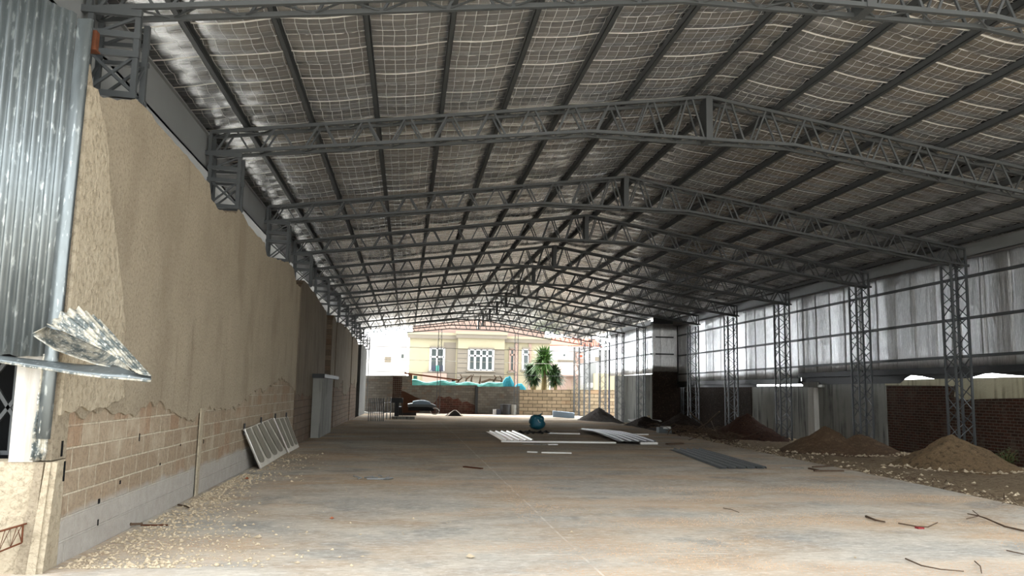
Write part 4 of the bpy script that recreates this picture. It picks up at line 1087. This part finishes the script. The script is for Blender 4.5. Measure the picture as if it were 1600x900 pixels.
# ---------------------------------------------------------------- beyond the back wall
HY = 86.0
def hp(u, v, y=HY): return onY(u, v, y)
house = empty('cream_house', (hp(745, 600).x, HY, -.35))
def hpart(mb, name, mat, par=house):
    o = mb.build(name, mat, par); L = Vector((0,0,0)); q = par
    while q: L += q.location if q == house or q.parent is None else Vector((0,0,0)); q = q.parent
    o.matrix_parent_inverse = Matrix.Translation(-Vector(house.location)) if par == house else Matrix.Identity(4)
    return o
def fbox(u0, v0, u1, v1, y0, y1):
    a = hp(u0, v0, y0); b = hp(u1, v1, y0); return MB().box((a.x, y0, b.z), (b.x, y1, a.z))
x0, x1 = hp(639, 560).x, hp(859, 560).x
hpart(MB().box((x0, HY, -.35), (x1, HY+9, 7.0)), 'wall', M_cream)
hpart(MB().box((x0+.3, HY+.3, 7.0), (x1-.5, HY+9, 11.5)), 'upper_storey', M_pinkf)
xb0, xb1 = hp(715, 560, HY-.8).x, hp(788, 560, HY-.8).x
hpart(MB().box((xb0, HY-.8, -.35), (xb1, HY, 7.1)), 'bay', M_greyf)
hpart(fbox(728, 540, 776, 532, HY-.86, HY-.8) if False else MB().box((xb0, HY-.9, 5.9), (xb1, HY-.78, 7.1)), 'bay_frieze', M_cream)
mb = MB().box((x0-.25, HY-.35, 6.95), (xb0, HY+.1, 7.35)).box((xb0-.2, HY-1.2, 7.05), (xb1+.2, HY-.7, 7.45)).box((xb1, HY-.35, 6.75), (x1+.1, HY+.1, 7.15))
hpart(mb, 'cornice', M_greyf)
hpart(MB().box((x0-.3, HY-.4, 7.35), (xb0, HY+.1, 7.6)).box((xb0-.25, HY-1.3, 7.45), (xb1+.25, HY-.6, 7.75)).box((xb1, HY-.4, 7.15), (x1+.15, HY+.1, 7.4)), 'cornice_top', M_cream)
mb = MB()
for k in range(9):
    z = 1.4+k*.5
    mb.box((xb0-.01, HY-.81, z), (xb0+1.0, HY-.79, z+.035)); mb.box((xb1-1.0, HY-.81, z), (xb1+.01, HY-.79, z+.035))
hpart(mb, 'rustication_groove', M_black)
hpart(MB().box((x0+3.6, HY-.02, 1), (x0+4.9, HY-.01, 6.6)), 'grey_patch', M_greyf)
def window(u0, v0, u1, v1, y, cols, tr, lab=None, dark=M_glass, frame=M_trimw):
    a, b = hp(u0, v0, y), hp(u1, v1, y); f = empty('window', (a.x, y, b.z)); f.parent = house; f.matrix_parent_inverse = Matrix.Translation(-Vector(house.location))
    W_, H_ = b.x-a.x, a.z-b.z
    MB().box((0, -.02, 0), (W_, .04, H_)).build('pane', dark, f)
    mb = MB()
    for k in range(cols+1): x = W_*k/cols; mb.box((x-.11, -.1, 0), (x+.11, .0, H_))
    for z in (0, H_*tr, H_): mb.box((0, -.1, z-.09), (W_, .0, z+.09))
    mb.build('frame', frame, f); MB().box((-.25, -.22, -.2), (W_+.25, 0, -.05)).build('sill', M_greyf, f); MB().box((-.1, -.25, H_+.08), (W_+.1, 0, H_+.22)).build('lintel', M_greyf, f)
    return f
f = window(733, 546, 770, 579, HY-.82, 4, .7); 
f = window(673, 544, 693, 580, HY-.02, 2, .62)
f = window(797, 546, 803, 580, HY-.02, 1, .75, frame=M_pinkf); f = window(817, 546, 826, 578, HY-.02, 1, .75, frame=M_trimw)
for (u0, u1, m_, nm) in ((675, 681, M_navy, 'hanging_cloth'), (681, 686, M_teal, 'hanging_cloth'), (686, 692, M_navy, 'hanging_cloth')): hpart(fbox(u0, 571, u1, 580, HY-.3, HY-.2), nm, m_)
hpart(MB().box((xb1+1.2, HY-.12, .5), (xb1+1.6, HY, 6.7)).box((xb1+2.7, HY-.12, .5), (xb1+3.0, HY, 6.7)), 'pilaster', M_pinkf)
hpart(MB().box((hp(720,590).x, HY-1.2, hp(720,587).z), (hp(784,590).x, HY-.78, hp(720,583).z)), 'window_ledge', M_greyf)
hpart(MB().box((hp(660,590).x, HY-1.0, 1.0), (hp(697,590).x, HY, hp(690,583).z)), 'porch', M_pinkf)
tag(house, 'cream old house with cornice and grey bay window behind the open end', 'house')

def bld(u0, u1, vtop, y, mat, lab, wins=(), name='building', depth=8, roof=None):
    a, b = onY(u0, vtop, y), onY(u1, vtop, y); t = empty(name, (a.x, y, -.35)); W_ = b.x-a.x; H_ = a.z+.35
    MB().box((0, 0, 0), (W_, depth, H_)).build('wall', mat, t)
    if roof: MB().poly([(-.4, -.5, H_), (W_+.4, -.5, H_), (W_+.4, depth*.5, H_+1.3), (-.4, depth*.5, H_+1.3)], (0, 0, .15)).build('roof', roof, t)
    for (wu0, wv0, wu1, wv1, m_) in wins:
        c, d = onY(wu0, wv0, y), onY(wu1, wv1, y); f = MB().box((c.x-a.x, -.06, d.z+.35), (d.x-a.x, .0, c.z+.35)).build('window', M_trimw, t)
        MB().box((c.x-a.x+.1, -.09, d.z+.45), (d.x-a.x-.1, -.05, c.z+.25)).build('pane', m_, f)
    return tag(t, lab, 'building')
bld(560, 637, 528, 98, M_whitef, 'plain white building seen at the left of the open end', ((600,556,612,568,M_greyf),(626,552,632,561,M_glass)))
bld(862, 935, 541, 105, M_whitef, 'white building with orange tiled roof right of the house', ((879,552,884,558,M_glass),(885,552,890,558,M_glass)), roof=M_orange)
bld(897, 915, 549, 96, M_pinkf, 'small peach-coloured house wall beside the tall far right column', ((902,553,911,560,M_orange),), depth=4)
bld(872, 900, 562, 92, M_greyf, 'low grey building with balcony behind the right palms', ((876,566,895,570,M_whitef),), depth=4)
bld(928, 990, 546, 90, M_whitef, 'pale building seen through the open right side', ((928,556,940,566,M_greyf),(944,564,948,568,M_glass)), depth=5)
t = bld(914, 932, 567, 78, M_gutter, 'grey metal shed behind the back wall at far right', ((917,598,931,606,M_trimw),), name='metal_shed', depth=3)
bld(934, 975, 583, 76, M_cream, 'low cream wall house behind the shed at far right', (), depth=2, name='garden_building')
bld(868, 898, 588, 80, M_pinkf, 'low ochre-pink gabled hut right of the palms', (), depth=3, name='hut', roof=M_pinkf)

# tarps, beam, sticks on the back wall
def pt(u, v, y=70): return onY(u, v, y)
t = empty('lean_to_roof', pt(633, 584))
def lp(mb, nm, mat): o = mb.build(nm, mat, t); o.matrix_parent_inverse = Matrix.Translation(-Vector(t.location)); return o
lp(MB().bar(pt(632,583), pt(717,594), 1.2, .12), 'roof_board', M_rust); lp(MB().bar(pt(641,585), pt(641,604), .35, .4), 'post', M_rust); lp(MB().bar(pt(708,593), pt(708,604), .3, .3), 'post', M_black)
lp(MB().box((pt(646,586).x, 70.1, pt(646,602).z), (pt(652,586).x, 70.3, pt(650,587).z)), 'side_cloth', M_teal)
tag(t, 'dark sloping lean-to roof board behind the back wall, left', 'lean-to')
def tarp(u0, u1, v0, v1, y, mat, lab, seed):
    a, b = onY(u0, v0, y), onY(u1, v1, y); vt = []; k = 24
    for i in range(k+1):
        s = i/k; x = a.x+(b.x-a.x)*s
        for j_ in range(5):
            q = j_/4; z = b.z-.3+(a.z-b.z+.3+.25*nz(x*.9, seed, 0))*math.sin(q*1.57)*(1 if seed < 4 else .35+.65*math.sin(math.pi*min(.97, max(.03, s)))**.6*(1+.3*nz(x*5, seed, 0))); vt.append((x, y+.03+q*.42+.05*nz(x*3, q*3, seed), z))
    o = one(MB().add(vt, [(i*5+j_, (i+1)*5+j_, (i+1)*5+j_+1, i*5+j_+1) for i in range(k) for j_ in range(4)]), 'tarpaulin', mat, lab, 'tarpaulin'); o.modifiers.new('s', 'SOLIDIFY').thickness = .02
tarp(644, 712, 595, 603, 67.02, M_teal, 'teal tarpaulin under the lean-to roof, left part of the back wall top', 1)
tarp(712, 752, 598, 603, 67.02, M_teal, 'flat teal tarpaulin in the middle of the back wall top', 2)
tarp(752, 790, 597, 603, 67.02, M_teal, 'green-teal tarpaulin below the bay window', 3)
tarp(786, 804, 588, 604, 67.02, M_cyan, 'bright cyan bunched netting right of the bay window', 4)
tarp(805, 822, 599, 606, 67.02, M_cyan, 'small cyan netting heap left of the palms', 5)
mb = MB(); rg = random.Random(9)
for (A_) in ([(726,602),(729,592),(737,586)], [(735,603),(737,590),(740,585)], [(748,602),(750,594),(751,587)], [(752,598),(765,593),(785,595)], [(712,600),(722,590),(719,585)], [(783,601),(784,592),(781,587)], [(770,598),(775,590),(772,586)]):
    mb.tube([onY(u, v, 68.9) for u, v in A_], [.12, .09, .04], 5)
one(mb, 'bare_shrub', M_wood, 'bare dark branches standing above the tarpaulins', 'shrub')

# palms / yuccas
def rosette(mb, c, r, n, rg, up=.25):
    for k in range(n):
        a = rg.uniform(0, 6.28); el = rg.uniform(-.9, 1.15); L = r*rg.uniform(.75, 1.1)
        d = Vector((math.cos(a)*math.cos(el), math.sin(a)*math.cos(el), math.sin(el))); s = d.cross(Vector((0,0,1))).normalized()*.07
        m_ = c+d*L*.55+Vector((0,0,.02*L)); e_ = c+d*L-Vector((0,0,.12*L))
        mb.add([c-s*.6, c+s*.6, m_+s, m_-s, e_], [(0,1,2,3), (3,2,4)])
def yucca(y, stems, lab, mat):
    b = onY(stems[0][0], 604, y); t = empty('yucca_palm', (b.x, y, -.35)); rg = random.Random(int(stems[0][0]))
    for (u0, u, v, rpx) in stems:
        c = onY(u, v, y)-Vector(t.location); c0 = onY(u0, 604, y)-Vector(t.location); c0.z = 0; r = 1.25*rpx*y/FPX
        MB().tube([c0, c0.lerp(c, .5)+Vector((.1,0,0)), c], [.16, .13, .1], 7).build('trunk', M_trunk, t)
        mb = MB(); rosette(mb, c, r, int(150+r*60), rg); rosette(mb, c-Vector((0,0,r*.35)), r*.8, 90, rg); mb.build('crown', mat, t)
    return tag(t, lab, 'palm tree')
yucca(70.5, [(843, 850, 564, 25), (850, 851, 556, 17)], 'tallest yucca palm with round spiky crown above the back wall', M_leaf)
yucca(71.5, [(832, 828, 578, 14), (835, 834, 587, 17)], 'lower dark yucca palm left of the tallest one', M_leafd)
yucca(70.2, [(866, 866, 580, 14), (866, 868, 589, 17)], 'smaller yucca palm right of the tallest one', M_leafd)
p = onY(901, 588, 72)
tuft(p.x, 72, -.35, 1.0, M_leafy, 'yellow-green bush right of the yucca palms', 60, name='leafy_bush', hgt=3.2)
p = onY(812, 603, 69.5); tuft(p.x, 69.5, -.35, .8, M_leafy, 'low pale bush between cyan netting and palms', 40, name='leafy_bush', hgt=2.5)
